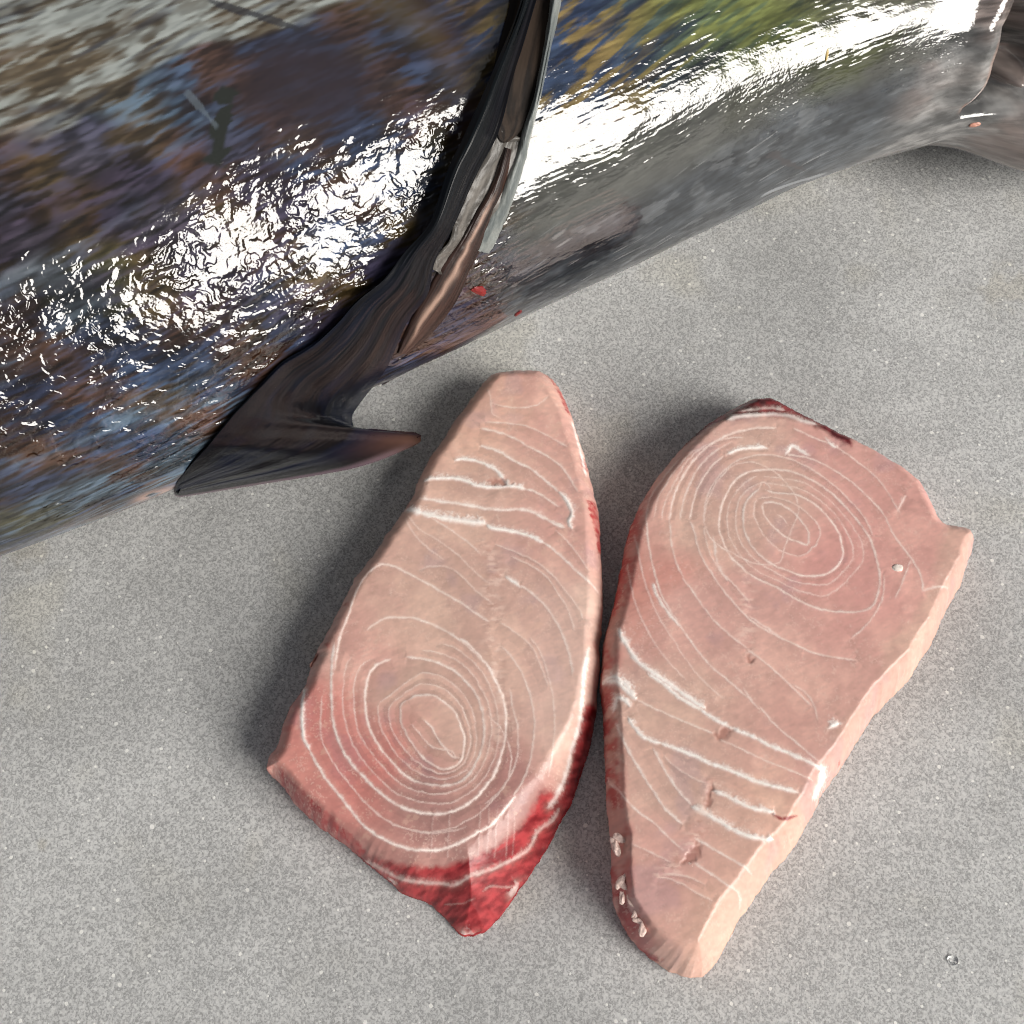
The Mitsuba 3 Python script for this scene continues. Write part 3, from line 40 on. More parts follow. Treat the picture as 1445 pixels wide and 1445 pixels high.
blade = [[64,20],[54,1498,1917,58,1494,1921,62,1489,1925,66,1485,1929,70,1483,1932,74,1482,1933,78,1482,1932,82,1484,1930,86,1487,1927,90,1493,1922,95,1500,1915,99,1509,1906,103,1519,1896,108,1530,1886,112,1541,1875,117,1550,1866,121,1556,1860,125,1561,1855,130,1569,1847,134,1578,1839,51,1475,1914,55,1470,1919,59,1465,1924,62,1460,1929,66,1457,1931,70,1456,1933,74,1456,1933,77,1458,1931,81,1461,1928,85,1466,1922,89,1473,1915,93,1482,1906,97,1493,1895,101,1504,1884,106,1516,1872,110,1525,1863,114,1531,1858,118,1536,1852,122,1544,1845,126,1553,1836,44,1428,1909,48,1423,1914,51,1417,1921,55,1412,1925,58,1408,1929,61,1407,1930,65,1406,1931,68,1408,1929,72,1411,1926,75,1416,1920,79,1424,1913,83,1433,1903,87,1445,1892,90,1457,1879,94,1469,1867,98,1479,1858,102,1484,1852,105,1490,1846,109,1497,1839,113,1506,1830,34,1371,1900,37,1366,1906,41,1359,1913,44,1353,1918,47,1350,1922,50,1347,1924,53,1347,1925,56,1348,1924,59,1351,1920,63,1357,1914,66,1365,1906,69,1375,1896,73,1387,1884,76,1400,1871,80,1413,1858,83,1423,1848,87,1429,1842,90,1434,1836,93,1441,1829,97,1450,1820,8,1283,1885,11,1277,1892,14,1270,1899,18,1264,1906,21,1261,1910,24,1258,1913,28,1258,1914,31,1259,1912,34,1263,1908,38,1270,1902,41,1278,1893,45,1288,1883,48,1301,1870,52,1314,1857,56,1328,1843,59,1338,1832,63,1345,1826,66,1350,1820,70,1358,1812,74,1367,1803,-37,1163,1866,-33,1157,1873,-28,1151,1881,-24,1145,1887,-20,1142,1892,-16,1140,1895,-12,1140,1895,-8,1142,1894,-3,1147,1890,1,1154,1883,5,1163,1874,9,1174,1863,13,1187,1850,18,1201,1836,22,1215,1821,26,1226,1810,31,1233,1803,35,1240,1797,39,1248,1789,44,1258,1779,-80,1056,1843,-75,1050,1850,-70,1044,1858,-65,1040,1865,-60,1036,1870,-55,1035,1873,-50,1035,1873,-45,1038,1872,-40,1043,1867,-35,1050,1860,-30,1060,1851,-25,1071,1839,-20,1084,1826,-15,1099,1810,-10,1114,1795,-5,1125,1783,0,1132,1776,5,1140,1769,10,1149,1760,15,1158,1750,-117,970,1819,-111,964,1827,-105,958,1835,-99,954,1841,-93,951,1846,-87,949,1850,-82,950,1850,-76,953,1848,-70,958,1843,-65,965,1836,-59,975,1825,-54,987,1813,-48,1000,1799,-43,1015,1783,-37,1030,1767,-31,1042,1754,-26,1049,1747,-20,1057,1739,-14,1066,1730,-8,1075,1720,-152,890,1797,-145,885,1804,-139,879,1812,-132,875,1818,-125,872,1823,-119,870,1826,-112,871,1827,-106,874,1824,-100,879,1819,-94,887,1811,-87,896,1800,-81,908,1788,-75,922,1772,-69,937,1755,-63,951,1739,-56,964,1725,-50,971,1717,-43,978,1710,-37,987,1701,-30,996,1691,-182,826,1777,-175,821,1784,-168,815,1792,-161,811,1797,-154,808,1802,-147,806,1805,-140,807,1804,-133,810,1802,-127,815,1796,-120,822,1788,-114,831,1777,-107,843,1763,-101,857,1747,-95,871,1730,-88,885,1713,-81,897,1699,-75,904,1690,-68,911,1683,-61,919,1674,-54,929,1662,-204,782,1761,-197,777,1767,-190,771,1774,-184,767,1780,-177,763,1784,-170,761,1786,-164,761,1786,-157,764,1782,-151,768,1777,-145,775,1767,-138,784,1756,-132,795,1742,-126,808,1726,-120,821,1709,-114,834,1691,-108,846,1677,-101,853,1668,-95,859,1660,-88,867,1650,-81,876,1638,-224,748,1745,-217,742,1751,-211,736,1757,-204,731,1763,-198,727,1766,-192,726,1767,-186,725,1767,-180,727,1763,-174,730,1757,-168,737,1748,-163,745,1736,-157,755,1722,-152,766,1706,-146,779,1689,-140,792,1671,-135,802,1656,-129,808,1648,-123,814,1638,-117,821,1628,-111,829,1616,-244,710,1723,-238,704,1729,-232,698,1735,-226,692,1740,-220,689,1743,-214,687,1744,-209,686,1743,-203,687,1739,-198,690,1733,-193,696,1724,-188,703,1712,-183,712,1698,-178,723,1682,-173,734,1665,-168,746,1647,-162,756,1632,-157,761,1624,-151,766,1615,-146,773,1604,-140,780,1592,-267,653,1692,-261,648,1698,-255,642,1703,-250,637,1708,-244,634,1711,-239,632,1712,-233,631,1711,-228,633,1707,-223,636,1701,-219,641,1692,-214,649,1680,-209,657,1667,-205,667,1651,-200,678,1634,-195,690,1617,-191,699,1603,-186,704,1594,-181,709,1585,-176,716,1574,-171,722,1563,-290,587,1657,-285,582,1662,-279,578,1666,-274,574,1671,-269,572,1673,-264,570,1674,-259,570,1673,-254,572,1669,-250,576,1663,-245,581,1654,-241,589,1643,-237,597,1630,-232,607,1615,-228,618,1599,-224,629,1582,-220,637,1569,-215,643,1560,-210,648,1552,-206,655,1541,-201,662,1530,-316,534,1626,-311,531,1629,-306,528,1633,-300,524,1637,-295,523,1638,-290,521,1639,-286,521,1638,-281,524,1633,-277,527,1627,-273,532,1619,-268,539,1607,-264,547,1595,-260,556,1581,-256,566,1565,-253,577,1548,-248,585,1536,-244,590,1527,-239,595,1519,-235,602,1508,-231,608,1497,-345,502,1604,-340,499,1606,-335,495,1609,-330,492,1611,-325,490,1611,-320,488,1612,-315,488,1609,-311,490,1604,-306,493,1597,-302,497,1588,-298,503,1577,-294,509,1565,-290,518,1551,-287,527,1535,-283,536,1519,-279,543,1506,-274,547,1497,-270,551,1488,-266,557,1478,-262,563,1466,-376,475,1587,-371,472,1588,-366,468,1589,-361,465,1590,-356,462,1589,-351,460,1589,-346,459,1585,-342,461,1578,-337,463,1571,-333,467,1562,-329,471,1551,-325,477,1538,-321,484,1524,-317,491,1508,-313,499,1492,-309,505,1479,-305,508,1470,-300,512,1460,-296,516,1449,-292,522,1436,-407,446,1572,-401,443,1571,-395,440,1571,-390,437,1570,-384,434,1568,-379,432,1566,-374,432,1561,-369,434,1553,-364,436,1545,-359,439,1536,-354,442,1524,-349,448,1511,-345,453,1497,-340,460,1482,-336,466,1467,-331,473,1452,-326,475,1442,-321,479,1432,-316,483,1419,-311,488,1406,-437,413,1554,-430,410,1552,-424,408,1550,-417,406,1548,-410,405,1545,-404,404,1541,-397,404,1535,-391,407,1527,-385,409,1519,-379,412,1509,-373,416,1497,-368,421,1484,-362,427,1470,-356,433,1455,-350,440,1440,-345,446,1425,-338,450,1414,-332,453,1403,-326,459,1390,-320,464,1376,-467,378,1534,-459,377,1532,-451,377,1528,-444,376,1525,-436,375,1522,-428,376,1517,-421,378,1509,-413,380,1501,-406,383,1492,-398,387,1482,-391,392,1469,-384,397,1457,-377,403,1443,-370,410,1428,-363,417,1413,-356,423,1398,-348,428,1386,-341,432,1375,-334,438,1361,-326,444,1347,-498,348,1517,-489,347,1514,-480,348,1509,-471,348,1505,-462,348,1500,-453,349,1494,-445,352,1486,-436,355,1477,-428,358,1468,-419,362,1457,-411,368,1444,-403,373,1431,-394,379,1418,-386,386,1402,-378,393,1387,-369,399,1373,-361,405,1359,-352,409,1347,-344,416,1333,-335,422,1319,-530,323,1505,-521,323,1500,-511,323,1494,-502,323,1489,-492,324,1482,-483,326,1475,-474,328,1467,-465,331,1457,-456,334,1446,-447,339,1435,-438,344,1421,-429,348,1408,-420,354,1394,-412,361,1378,-403,367,1363,-394,373,1348,-384,378,1334,-375,383,1320,-366,390,1305,-357,395,1291,-563,301,1494,-554,300,1488,-544,301,1481,-535,301,1474,-526,302,1466,-516,304,1458,-507,305,1448,-498,308,1438,-489,311,1426,-480,315,1414,-471,319,1400,-463,324,1386,-454,329,1371,-445,335,1354,-436,340,1339,-427,346,1323,-418,351,1308,-409,356,1293,-400,362,1276,-391,368,1260,-594,278,1482,-585,277,1475,-576,278,1466,-567,278,1457,-558,279,1448,-549,280,1438,-540,282,1427,-531,284,1415,-522,286,1402,-513,289,1389,-505,293,1374,-496,297,1359,-487,302,1343,-479,307,1326,-470,312,1309,-461,317,1292,-452,322,1275,-443,327,1258,-435,334,1238,-426,340,1220,-623,254,1466,-614,252,1458,-605,251,1448,-596,252,1436,-587,252,1425,-578,252,1413,-569,253,1400,-561,255,1387,-552,257,1372,-543,259,1357,-535,262,1340,-526,265,1323,-518,269,1305,-509,274,1286,-501,278,1266,-492,283,1247,-484,287,1227,-475,293,1206,-467,299,1183,-458,305,1161,-650,229,1448,-641,226,1438,-632,224,1427,-624,224,1414,-615,223,1400,-607,223,1385,-599,223,1370,-590,223,1354,-582,224,1337,-574,226,1319,-565,228,1300,-557,230,1281,-549,234,1259,-541,237,1237,-533,241,1214,-525,246,1191,-517,250,1167,-509,256,1141,-501,263,1112,-493,269,1084,-679,204,1431,-670,201,1420,-662,199,1406,-653,197,1391,-645,196,1375,-637,195,1358,-629,195,1341,-621,195,1323,-612,195,1304,-605,197,1283,-597,198,1262,-589,200,1240,-581,204,1215,-573,207,1191,-566,211,1164,-558,216,1136,-551,221,1107,-543,228,1075,-536,238,1036,-529,248,999,-710,179,1416,-702,175,1403,-693,174,1386,-685,172,1371,-677,171,1353,-669,170,1335,-661,170,1316,-653,170,1296,-645,170,1276,-637,171,1254,-630,174,1230,-622,176,1205,-615,179,1179,-607,183,1152,-600,188,1121,-593,194,1089,-586,202,1054,-580,212,1013,-575,230,959,-572,253,894,-743,152,1402,-734,150,1387,-727,150,1367,-718,148,1350,-710,147,1332,-702,146,1314,-694,146,1293,-687,146,1273,-679,146,1251,-671,148,1228,-664,150,1202,-656,153,1175,-649,156,1148,-642,161,1117,-635,168,1083,-629,176,1046,-623,187,1002,-619,206,944,-619,241,854,-623,296,726,-776,127,1392,-768,126,1373,-761,127,1350,-752,126,1331,-744,125,1313,-736,124,1294,-727,123,1273,-719,124,1251,-711,124,1229,-703,126,1203,-696,129,1176,-688,132,1148,-681,137,1117,-674,143,1083,-667,151,1046,-662,162,1000,-658,182,940,-659,218,846,-666,284,696,-677,361,521,-812,103,1386,-804,104,1363,-797,107,1336,-789,107,1315,-779,105,1296,-770,104,1277,-762,104,1255,-753,104,1232,-744,105,1208,-736,107,1182,-728,110,1153,-720,114,1122,-713,120,1088,-706,127,1051,-699,137,1007,-695,156,948,-696,192,852,-703,255,706,-714,333,527,-720,391,386,-850,81,1380,-842,84,1354,-835,89,1323,-825,89,1301,-816,87,1281,-806,86,1260,-796,86,1238,-787,86,1214,-778,88,1188,-768,89,1162,-760,93,1131,-751,98,1097,-744,105,1060,-736,114,1017,-731,130,963,-730,162,876,-737,222,732,-747,293,564,-752,351,423,-748,380,336,-885,59,1374,-876,63,1344,-868,69,1311,-857,70,1287,-847,69,1266,-836,69,1244,-825,69,1220,-815,71,1195,-804,73,1168,-794,75,1139,-784,80,1106,-775,87,1069,-767,96,1027,-759,109,976,-756,135,901,-760,186,774,-768,255,613,-771,308,480,-768,342,384,-760,361,317,-914,34,1364,-904,39,1334,-895,46,1299,-884,49,1272,-872,50,1249,-860,50,1227,-848,52,1201,-836,55,1173,-824,58,1145,-813,63,1113,-802,70,1077,-792,79,1036,-783,92,987,-777,114,921,-775,152,821,-781,215,672,-782,267,542,-777,300,449,-769,325,371,-759,343,307,-942,8,1351,-931,14,1321,-920,23,1285,-908,28,1255,-895,30,1232,-881,32,1207,-868,36,1180,-856,41,1150,-843,46,1119,-831,53,1083,-819,63,1043,-808,76,996,-800,96,935,-795,128,848,-793,172,738,-794,225,609,-788,259,515,-778,285,438,-768,310,362,-756,329,299,-968,-14,1337,-956,-8,1306,-944,2,1270,-931,9,1239,-916,13,1213,-902,17,1185,-888,22,1156,-874,29,1123,-860,37,1089,-847,48,1049,-835,61,1002,-825,80,946,-817,109,868,-812,147,770,-807,185,673,-800,221,579,-789,248,501,-778,274,426,-766,299,351,-751,319,288,-994,-34,1323,-979,-27,1293,-965,-17,1256,-950,-8,1221,-933,-1,1192,-917,6,1161,-901,13,1128,-886,23,1091,-870,35,1051,-856,49,1005,-842,68,949,-830,91,885,-820,123,800,-810,157,714,-798,186,635,-785,213,559,-771,240,485,-756,266,411,-740,292,335,-722,312,272,-1018,-53,1310,-999,-45,1279,-982,-34,1242,-964,-23,1205,-945,-13,1170,-925,-3,1135,-906,8,1097,-888,21,1055,-869,36,1009,-852,54,956,-835,76,894,-818,100,829,-802,128,754,-785,155,682,-767,181,612,-748,207,540,-728,234,467,-708,261,392,-687,288,316,-664,309,253,-1040,-71,1297,-1018,-62,1266,-997,-49,1228,-976,-37,1189,-954,-24,1151,-932,-11,1111,-910,3,1068,-888,19,1022,-866,36,972,-844,56,918,-823,79,857,-801,102,795,-779,126,729,-756,152,662,-733,178,593,-709,205,521,-684,232,448,-659,261,373,-633,289,297,-604,311,233,-1062,-88,1284,-1036,-78,1252,-1011,-64,1214,-986,-50,1175,-960,-36,1134,-935,-21,1092,-909,-4,1047,-883,13,999,-857,32,948,-831,53,894,-805,75,836,-778,99,775,-751,124,711,-723,150,644,-695,177,575,-666,206,503,-636,235,429,-605,264,354,-573,294,277,-539,318,213,-1082,-103,1270,-1052,-92,1238,-1023,-78,1200,-994,-63,1160,-965,-47,1119,-936,-31,1076,-906,-13,1030,-876,6,982,-846,26,931,-815,48,877,-784,71,819,-753,96,758,-721,122,694,-688,149,627,-655,178,557,-621,207,485,-585,238,411,-549,269,335,-512,300,259,-472,325,194,-1100,-117,1255,-1069,-105,1223,-1038,-90,1185,-1007,-74,1145,-975,-58,1104,-944,-40,1061,-911,-22,1015,-879,-2,967,-846,19,916,-813,42,861,-780,66,804,-746,92,743,-711,119,679,-676,147,612,-640,177,542,-603,207,470,-564,239,396,-525,271,320,-484,303,244,-442,330,179,-1118,-130,1239,-1085,-117,1208,-1054,-102,1170,-1022,-85,1131,-990,-68,1090,-957,-50,1047,-924,-31,1002,-891,-11,954,-857,11,903,-823,34,849,-789,58,792,-754,84,732,-719,112,668,-682,141,601,-645,171,532,-607,202,460,-568,234,386,-528,267,311,-486,300,235,-442,327,171,-1134,-141,1224,-1101,-129,1193,-1069,-113,1156,-1036,-96,1117,-1003,-79,1077,-969,-61,1035,-935,-42,990,-901,-22,943,-867,0,893,-832,23,840,-797,48,783,-761,74,723,-725,102,660,-688,131,594,-650,161,526,-611,192,454,-571,224,381,-530,257,307,-487,291,231,-442,318,168,-1149,-151,1210,-1114,-139,1180,-1081,-123,1144,-1048,-107,1106,-1014,-90,1067,-979,-72,1026,-945,-54,982,-910,-33,936,-875,-12,886,-839,11,834,-803,35,778,-767,61,719,-730,89,657,-692,118,592,-653,148,524,-613,179,454,-573,211,381,-531,243,308,-487,276,233,-441,304,170,-1161,-159,1198,-1127,-147,1169,-1093,-132,1134,-1060,-117,1097,-1026,-101,1059,-992,-84,1019,-957,-66,977,-923,-46,932,-888,-26,883,-853,-4,832,-817,20,778,-781,45,720,-744,72,659,-706,100,595,-668,129,528,-629,159,459,-589,190,388,-547,222,316,-504,254,242,-459,280,181,-1172,-165,1187,-1139,-154,1159,-1106,-141,1125,-1074,-127,1090,-1041,-112,1053,-1009,-96,1015,-975,-79,974,-942,-61,930,-909,-42,884,-875,-21,834,-841,1,781,-807,25,724,-772,50,665,-736,77,602,-700,104,537,-663,133,470,-624,163,400,-585,193,329,-545,224,257,-502,249,196,-1182,-172,1176,-1151,-162,1150,-1120,-150,1117,-1089,-137,1084,-1058,-124,1049,-1027,-109,1012,-995,-94,973,-964,-77,930,-932,-59,885,-900,-40,837,-868,-19,786,-836,3,731,-803,27,673,-770,52,612,-736,78,549,-701,105,483,-665,133,415,-629,162,345,-591,191,275,-551,215,216,-1193,-179,1165,-1163,-170,1139,-1134,-159,1108,-1105,-148,1076,-1076,-135,1043,-1047,-122,1007,-1017,-108,969,-988,-93,929,-958,-77,885,-929,-59,839,-899,-40,789,-869,-19,737,-838,3,681,-808,26,622,-776,50,561,-745,76,497,-712,102,431,-678,128,364,-644,155,296,-607,177,239,-1204,-185,1152,-1177,-177,1126,-1151,-166,1095,-1125,-155,1063,-1098,-144,1029,-1071,-132,994,-1045,-119,957,-1018,-105,917,-991,-90,875,-964,-73,830,-937,-56,782,-910,-37,732,-883,-18,679,-855,3,624,-827,25,566,-798,48,506,-768,71,444,-738,95,381,-707,119,317,-674,138,264,-1217,-191,1137,-1193,-183,1110,-1170,-172,1077,-1147,-161,1043,-1123,-149,1008,-1099,-137,972,-1075,-124,935,-1051,-111,895,-1027,-97,854,-1003,-81,810,-979,-65,765,-954,-49,717,-929,-31,668,-904,-12,616,-879,7,562,-853,27,507,-826,47,451,-799,67,394,-771,88,336,-741,105,288,-1234,-198,1119,-1212,-190,1092,-1191,-179,1059,-1170,-167,1025,-1148,-156,990,-1127,-144,954,-1105,-132,917,-1083,-119,879,-1061,-105,839,-1039,-90,797,-1017,-75,754,-994,-60,708,-972,-43,662,-949,-26,613,-925,-8,563,-902,10,512,-877,28,460,-853,47,407,-827,66,354,-800,81,309,-1253,-206,1098,-1233,-198,1072,-1213,-187,1041,-1194,-177,1009,-1174,-166,976,-1155,-154,942,-1135,-142,907,-1115,-130,870,-1095,-117,832,-1074,-103,793,-1054,-89,752,-1034,-74,709,-1013,-58,664,-992,-42,618,-971,-25,571,-950,-8,523,-928,10,473,-906,27,423,-883,45,372,-858,60,330,-1272,-213,1077,-1254,-205,1053,-1236,-196,1024,-1219,-186,994,-1201,-176,963,-1184,-166,932,-1166,-155,899,-1148,-143,865,-1131,-131,830,-1113,-118,793,-1095,-105,754,-1078,-91,714,-1060,-76,672,-1042,-61,628,-1024,-45,584,-1005,-29,538,-986,-12,491,-967,5,443,-948,22,395,-927,35,354,-1290,-218,1054,-1275,-212,1032,-1260,-204,1006,-1246,-196,979,-1232,-187,952,-1218,-178,923,-1203,-168,893,-1189,-158,862,-1175,-148,830,-1161,-136,795,-1148,-124,760,-1134,-112,722,-1120,-98,683,-1106,-84,643,-1092,-70,601,-1078,-55,558,-1064,-40,514,-1050,-24,469,-1035,-8,423,-1019,4,386,-1307,-223,1030,-1296,-218,1011,-1286,-212,988,-1276,-205,964,-1266,-198,940,-1255,-190,914,-1246,-183,888,-1236,-174,860,-1226,-165,830,-1217,-155,799,-1208,-145,767,-1199,-134,732,-1190,-122,696,-1181,-110,659,-1172,-97,620,-1164,-84,580,-1155,-70,540,-1146,-56,498,-1137,-42,456,-1126,-31,420,-1326,-227,1003,-1318,-223,986,-1311,-218,967,-1305,-213,946,-1298,-208,925,-1292,-202,903,-1286,-196,880,-1280,-189,855,-1275,-181,829,-1269,-173,802,-1264,-164,772,-1260,-155,741,-1255,-145,709,-1251,-134,675,-1247,-123,639,-1243,-111,603,-1239,-99,565,-1235,-87,527,-1231,-75,488,-1226,-65,455,-1346,-231,972,-1342,-229,958,-1339,-225,942,-1336,-222,925,-1333,-218,908,-1330,-214,889,-1328,-209,869,-1326,-204,848,-1324,-198,826,-1323,-191,801,-1322,-184,775,-1322,-176,748,-1321,-168,719,-1322,-159,688,-1322,-149,656,-1322,-139,623,-1323,-128,589,-1324,-118,554,-1325,-107,519,-1324,-98,489,-1367,-234,938,-1366,-233,928,-1366,-232,915,-1367,-230,902,-1367,-227,888,-1368,-225,873,-1369,-221,856,-1371,-218,839,-1373,-213,820,-1375,-208,799,-1378,-202,777,-1381,-196,753,-1384,-189,727,-1388,-182,700,-1393,-173,672,-1397,-165,642,-1402,-156,612,-1407,-147,581,-1412,-137,549,-1416,-130,522,-1385,-233,901,-1386,-233,894,-1387,-232,885,-1389,-232,875,-1391,-231,865,-1393,-229,854,-1395,-227,841,-1398,-225,827,-1401,-222,812,-1405,-218,795,-1409,-213,776,-1414,-208,756,-1419,-203,734,-1424,-196,711,-1430,-189,687,-1436,-182,661,-1443,-174,634,-1449,-166,606,-1456,-158,578,-1462,-152,555,-1403,-225,858,-1403,-226,854,-1404,-227,849,-1405,-227,843,-1406,-227,837,-1407,-227,830,-1409,-226,822,-1411,-225,812,-1414,-223,800,-1417,-220,788,-1420,-216,773,-1425,-212,757,-1429,-208,739,-1434,-202,720,-1439,-197,700,-1445,-190,678,-1451,-184,655,-1457,-177,632,-1463,-169,608,-1469,-164,587,-1420,-214,812,-1419,-216,811,-1419,-218,810,-1419,-219,809,-1420,-220,807,-1420,-221,804,-1421,-221,799,-1423,-221,794,-1425,-219,787,-1427,-218,778,-1430,-215,767,-1433,-212,755,-1437,-209,742,-1441,-204,727,-1445,-199,710,-1450,-194,693,-1455,-188,674,-1461,-182,655,-1466,-176,635,-1471,-171,618,-1431,-205,777,-1430,-207,779,-1430,-209,781,-1429,-211,783,-1429,-213,784,-1429,-214,784,-1429,-214,783,-1429,-214,780,-1431,-213,776,-1432,-212,770,-1434,-210,763,-1437,-207,754,-1440,-204,744,-1443,-200,732,-1447,-195,718,-1451,-190,704,-1456,-184,688,-1460,-178,672,-1465,-172,655,-1469,-167,641]]
rim = [[40,9],[162,1569,1847,167,1548,1868,172,1535,1881,178,1529,1886,184,1530,1885,190,1538,1878,197,1553,1864,204,1575,1841,213,1624,1794,160,1546,1843,165,1526,1864,171,1514,1876,176,1509,1881,183,1511,1880,189,1519,1873,196,1534,1859,203,1557,1837,212,1605,1791,158,1520,1837,163,1500,1858,168,1489,1869,174,1485,1874,180,1487,1873,186,1495,1866,193,1510,1852,200,1532,1831,209,1579,1786,155,1491,1831,160,1472,1850,165,1461,1862,171,1457,1866,176,1459,1865,183,1467,1858,189,1481,1844,196,1503,1823,204,1547,1780,151,1461,1823,156,1442,1842,161,1432,1852,167,1427,1857,172,1429,1856,178,1436,1848,185,1450,1835,191,1470,1814,199,1513,1772,147,1428,1813,152,1410,1831,157,1399,1842,162,1394,1846,167,1395,1844,173,1402,1837,179,1414,1824,185,1433,1803,193,1473,1762,143,1391,1802,147,1372,1820,151,1360,1830,155,1354,1834,160,1353,1832,165,1358,1824,170,1368,1811,176,1385,1791,182,1421,1750,137,1352,1790,141,1331,1807,144,1317,1816,148,1309,1819,151,1306,1817,155,1309,1809,160,1316,1796,164,1330,1776,170,1363,1736,131,1311,1777,134,1289,1793,136,1273,1801,139,1264,1804,142,1259,1801,145,1259,1793,148,1264,1779,152,1275,1759,156,1304,1720,125,1270,1763,127,1247,1778,129,1231,1785,131,1220,1787,133,1214,1783,135,1212,1775,138,1215,1761,141,1224,1741,144,1249,1702,117,1225,1747,119,1201,1761,120,1184,1768,121,1172,1769,123,1164,1765,125,1160,1756,127,1161,1742,129,1168,1722,132,1190,1684,109,1178,1732,110,1153,1745,110,1135,1750,111,1121,1751,113,1112,1746,114,1107,1737,115,1106,1723,117,1110,1702,119,1129,1665,100,1134,1716,100,1109,1728,101,1090,1733,101,1075,1733,102,1065,1728,103,1059,1718,104,1056,1703,106,1059,1683,107,1075,1647,91,1097,1700,91,1072,1712,92,1054,1716,92,1039,1715,93,1029,1710,94,1022,1700,95,1019,1685,96,1021,1665,97,1035,1629,81,1068,1686,82,1044,1696,82,1026,1700,83,1012,1699,84,1002,1693,85,996,1683,86,994,1668,87,995,1648,89,1009,1614,70,1041,1672,71,1019,1682,73,1002,1685,74,989,1683,75,980,1677,77,975,1667,78,973,1652,80,975,1633,81,988,1599,60,1017,1659,62,996,1668,63,981,1671,65,969,1669,67,961,1663,69,956,1653,70,954,1638,72,957,1619,75,970,1586,51,996,1647,53,976,1656,55,961,1658,57,950,1655,59,942,1649,61,938,1639,64,937,1624,66,939,1605,69,952,1573,45,978,1635,47,958,1643,49,944,1645,51,933,1642,53,925,1636,56,921,1625,58,919,1611,60,921,1592,63,933,1560,40,964,1624,42,944,1632,44,930,1633,46,919,1629,49,911,1622,51,906,1612,53,905,1597,56,906,1578,58,916,1548,36,951,1613,38,932,1620,40,917,1620,42,906,1616,44,898,1609,46,893,1598,49,891,1583,51,891,1564,54,900,1534,31,938,1601,33,918,1607,35,904,1607,37,893,1602,39,884,1594,41,879,1583,44,876,1568,46,875,1549,48,883,1520,24,920,1589,26,900,1594,28,886,1593,30,875,1587,33,867,1579,35,860,1567,37,857,1552,39,856,1534,42,862,1505,14,896,1575,16,877,1580,19,862,1578,21,851,1572,23,842,1563,25,835,1551,27,831,1535,29,829,1517,32,833,1490,3,870,1561,5,850,1565,7,835,1562,9,824,1556,11,814,1546,13,807,1534,15,801,1518,18,798,1500,20,801,1474,-10,844,1547,-8,824,1550,-5,809,1546,-3,797,1539,-1,787,1529,1,779,1517,4,773,1501,6,769,1483,8,771,1458,-21,819,1532,-19,801,1534,-16,786,1530,-14,775,1523,-11,765,1513,-9,758,1500,-6,752,1485,-4,748,1467,-1,748,1443,-31,798,1516,-28,781,1518,-25,768,1514,-23,758,1507,-20,749,1497,-17,742,1484,-14,737,1469,-12,734,1452,-9,735,1429,-40,778,1501,-37,763,1502,-34,751,1498,-31,742,1491,-28,735,1481,-25,729,1469,-22,725,1455,-19,722,1439,-16,724,1416,-50,759,1486,-46,745,1487,-43,735,1483,-39,727,1476,-36,721,1466,-32,717,1455,-29,714,1441,-25,712,1426,-22,714,1405,-60,739,1471,-56,727,1471,-52,719,1467,-48,713,1461,-44,708,1452,-40,705,1441,-36,703,1428,-32,702,1413,-28,704,1394,-72,718,1455,-67,708,1456,-63,701,1452,-58,696,1446,-53,693,1437,-49,691,1427,-44,690,1415,-39,690,1402,-35,693,1384,-86,694,1441,-80,686,1441,-75,682,1437,-69,678,1431,-63,677,1423,-58,676,1413,-52,676,1402,-47,677,1390,-41,681,1373,-100,671,1426,-94,665,1426,-87,662,1423,-80,661,1417,-74,660,1409,-67,661,1400,-61,662,1390,-54,665,1379,-48,670,1364,-114,650,1413,-106,646,1413,-99,645,1409,-91,645,1403,-84,646,1396,-77,648,1388,-69,650,1378,-62,653,1368,-54,658,1354,-124,635,1401,-117,632,1400,-109,632,1396,-101,633,1390,-93,634,1383,-85,636,1376,-77,639,1367,-69,642,1357,-62,648,1345,-134,622,1390,-126,620,1388,-118,620,1384,-110,622,1378,-102,623,1372,-93,626,1365,-85,629,1357,-77,632,1348,-69,637,1337,-142,610,1380,-134,609,1378,-126,609,1374,-118,611,1368,-110,613,1362,-102,615,1355,-93,618,1347,-85,622,1339,-77,626,1329,-150,600,1372,-142,599,1370,-134,600,1365,-126,601,1359,-118,603,1353,-110,606,1347,-102,608,1340,-93,611,1332,-85,615,1323,-156,592,1366,-148,591,1363,-140,592,1358,-133,593,1352,-125,595,1346,-117,596,1340,-109,598,1333,-102,601,1326,-94,603,1318]]
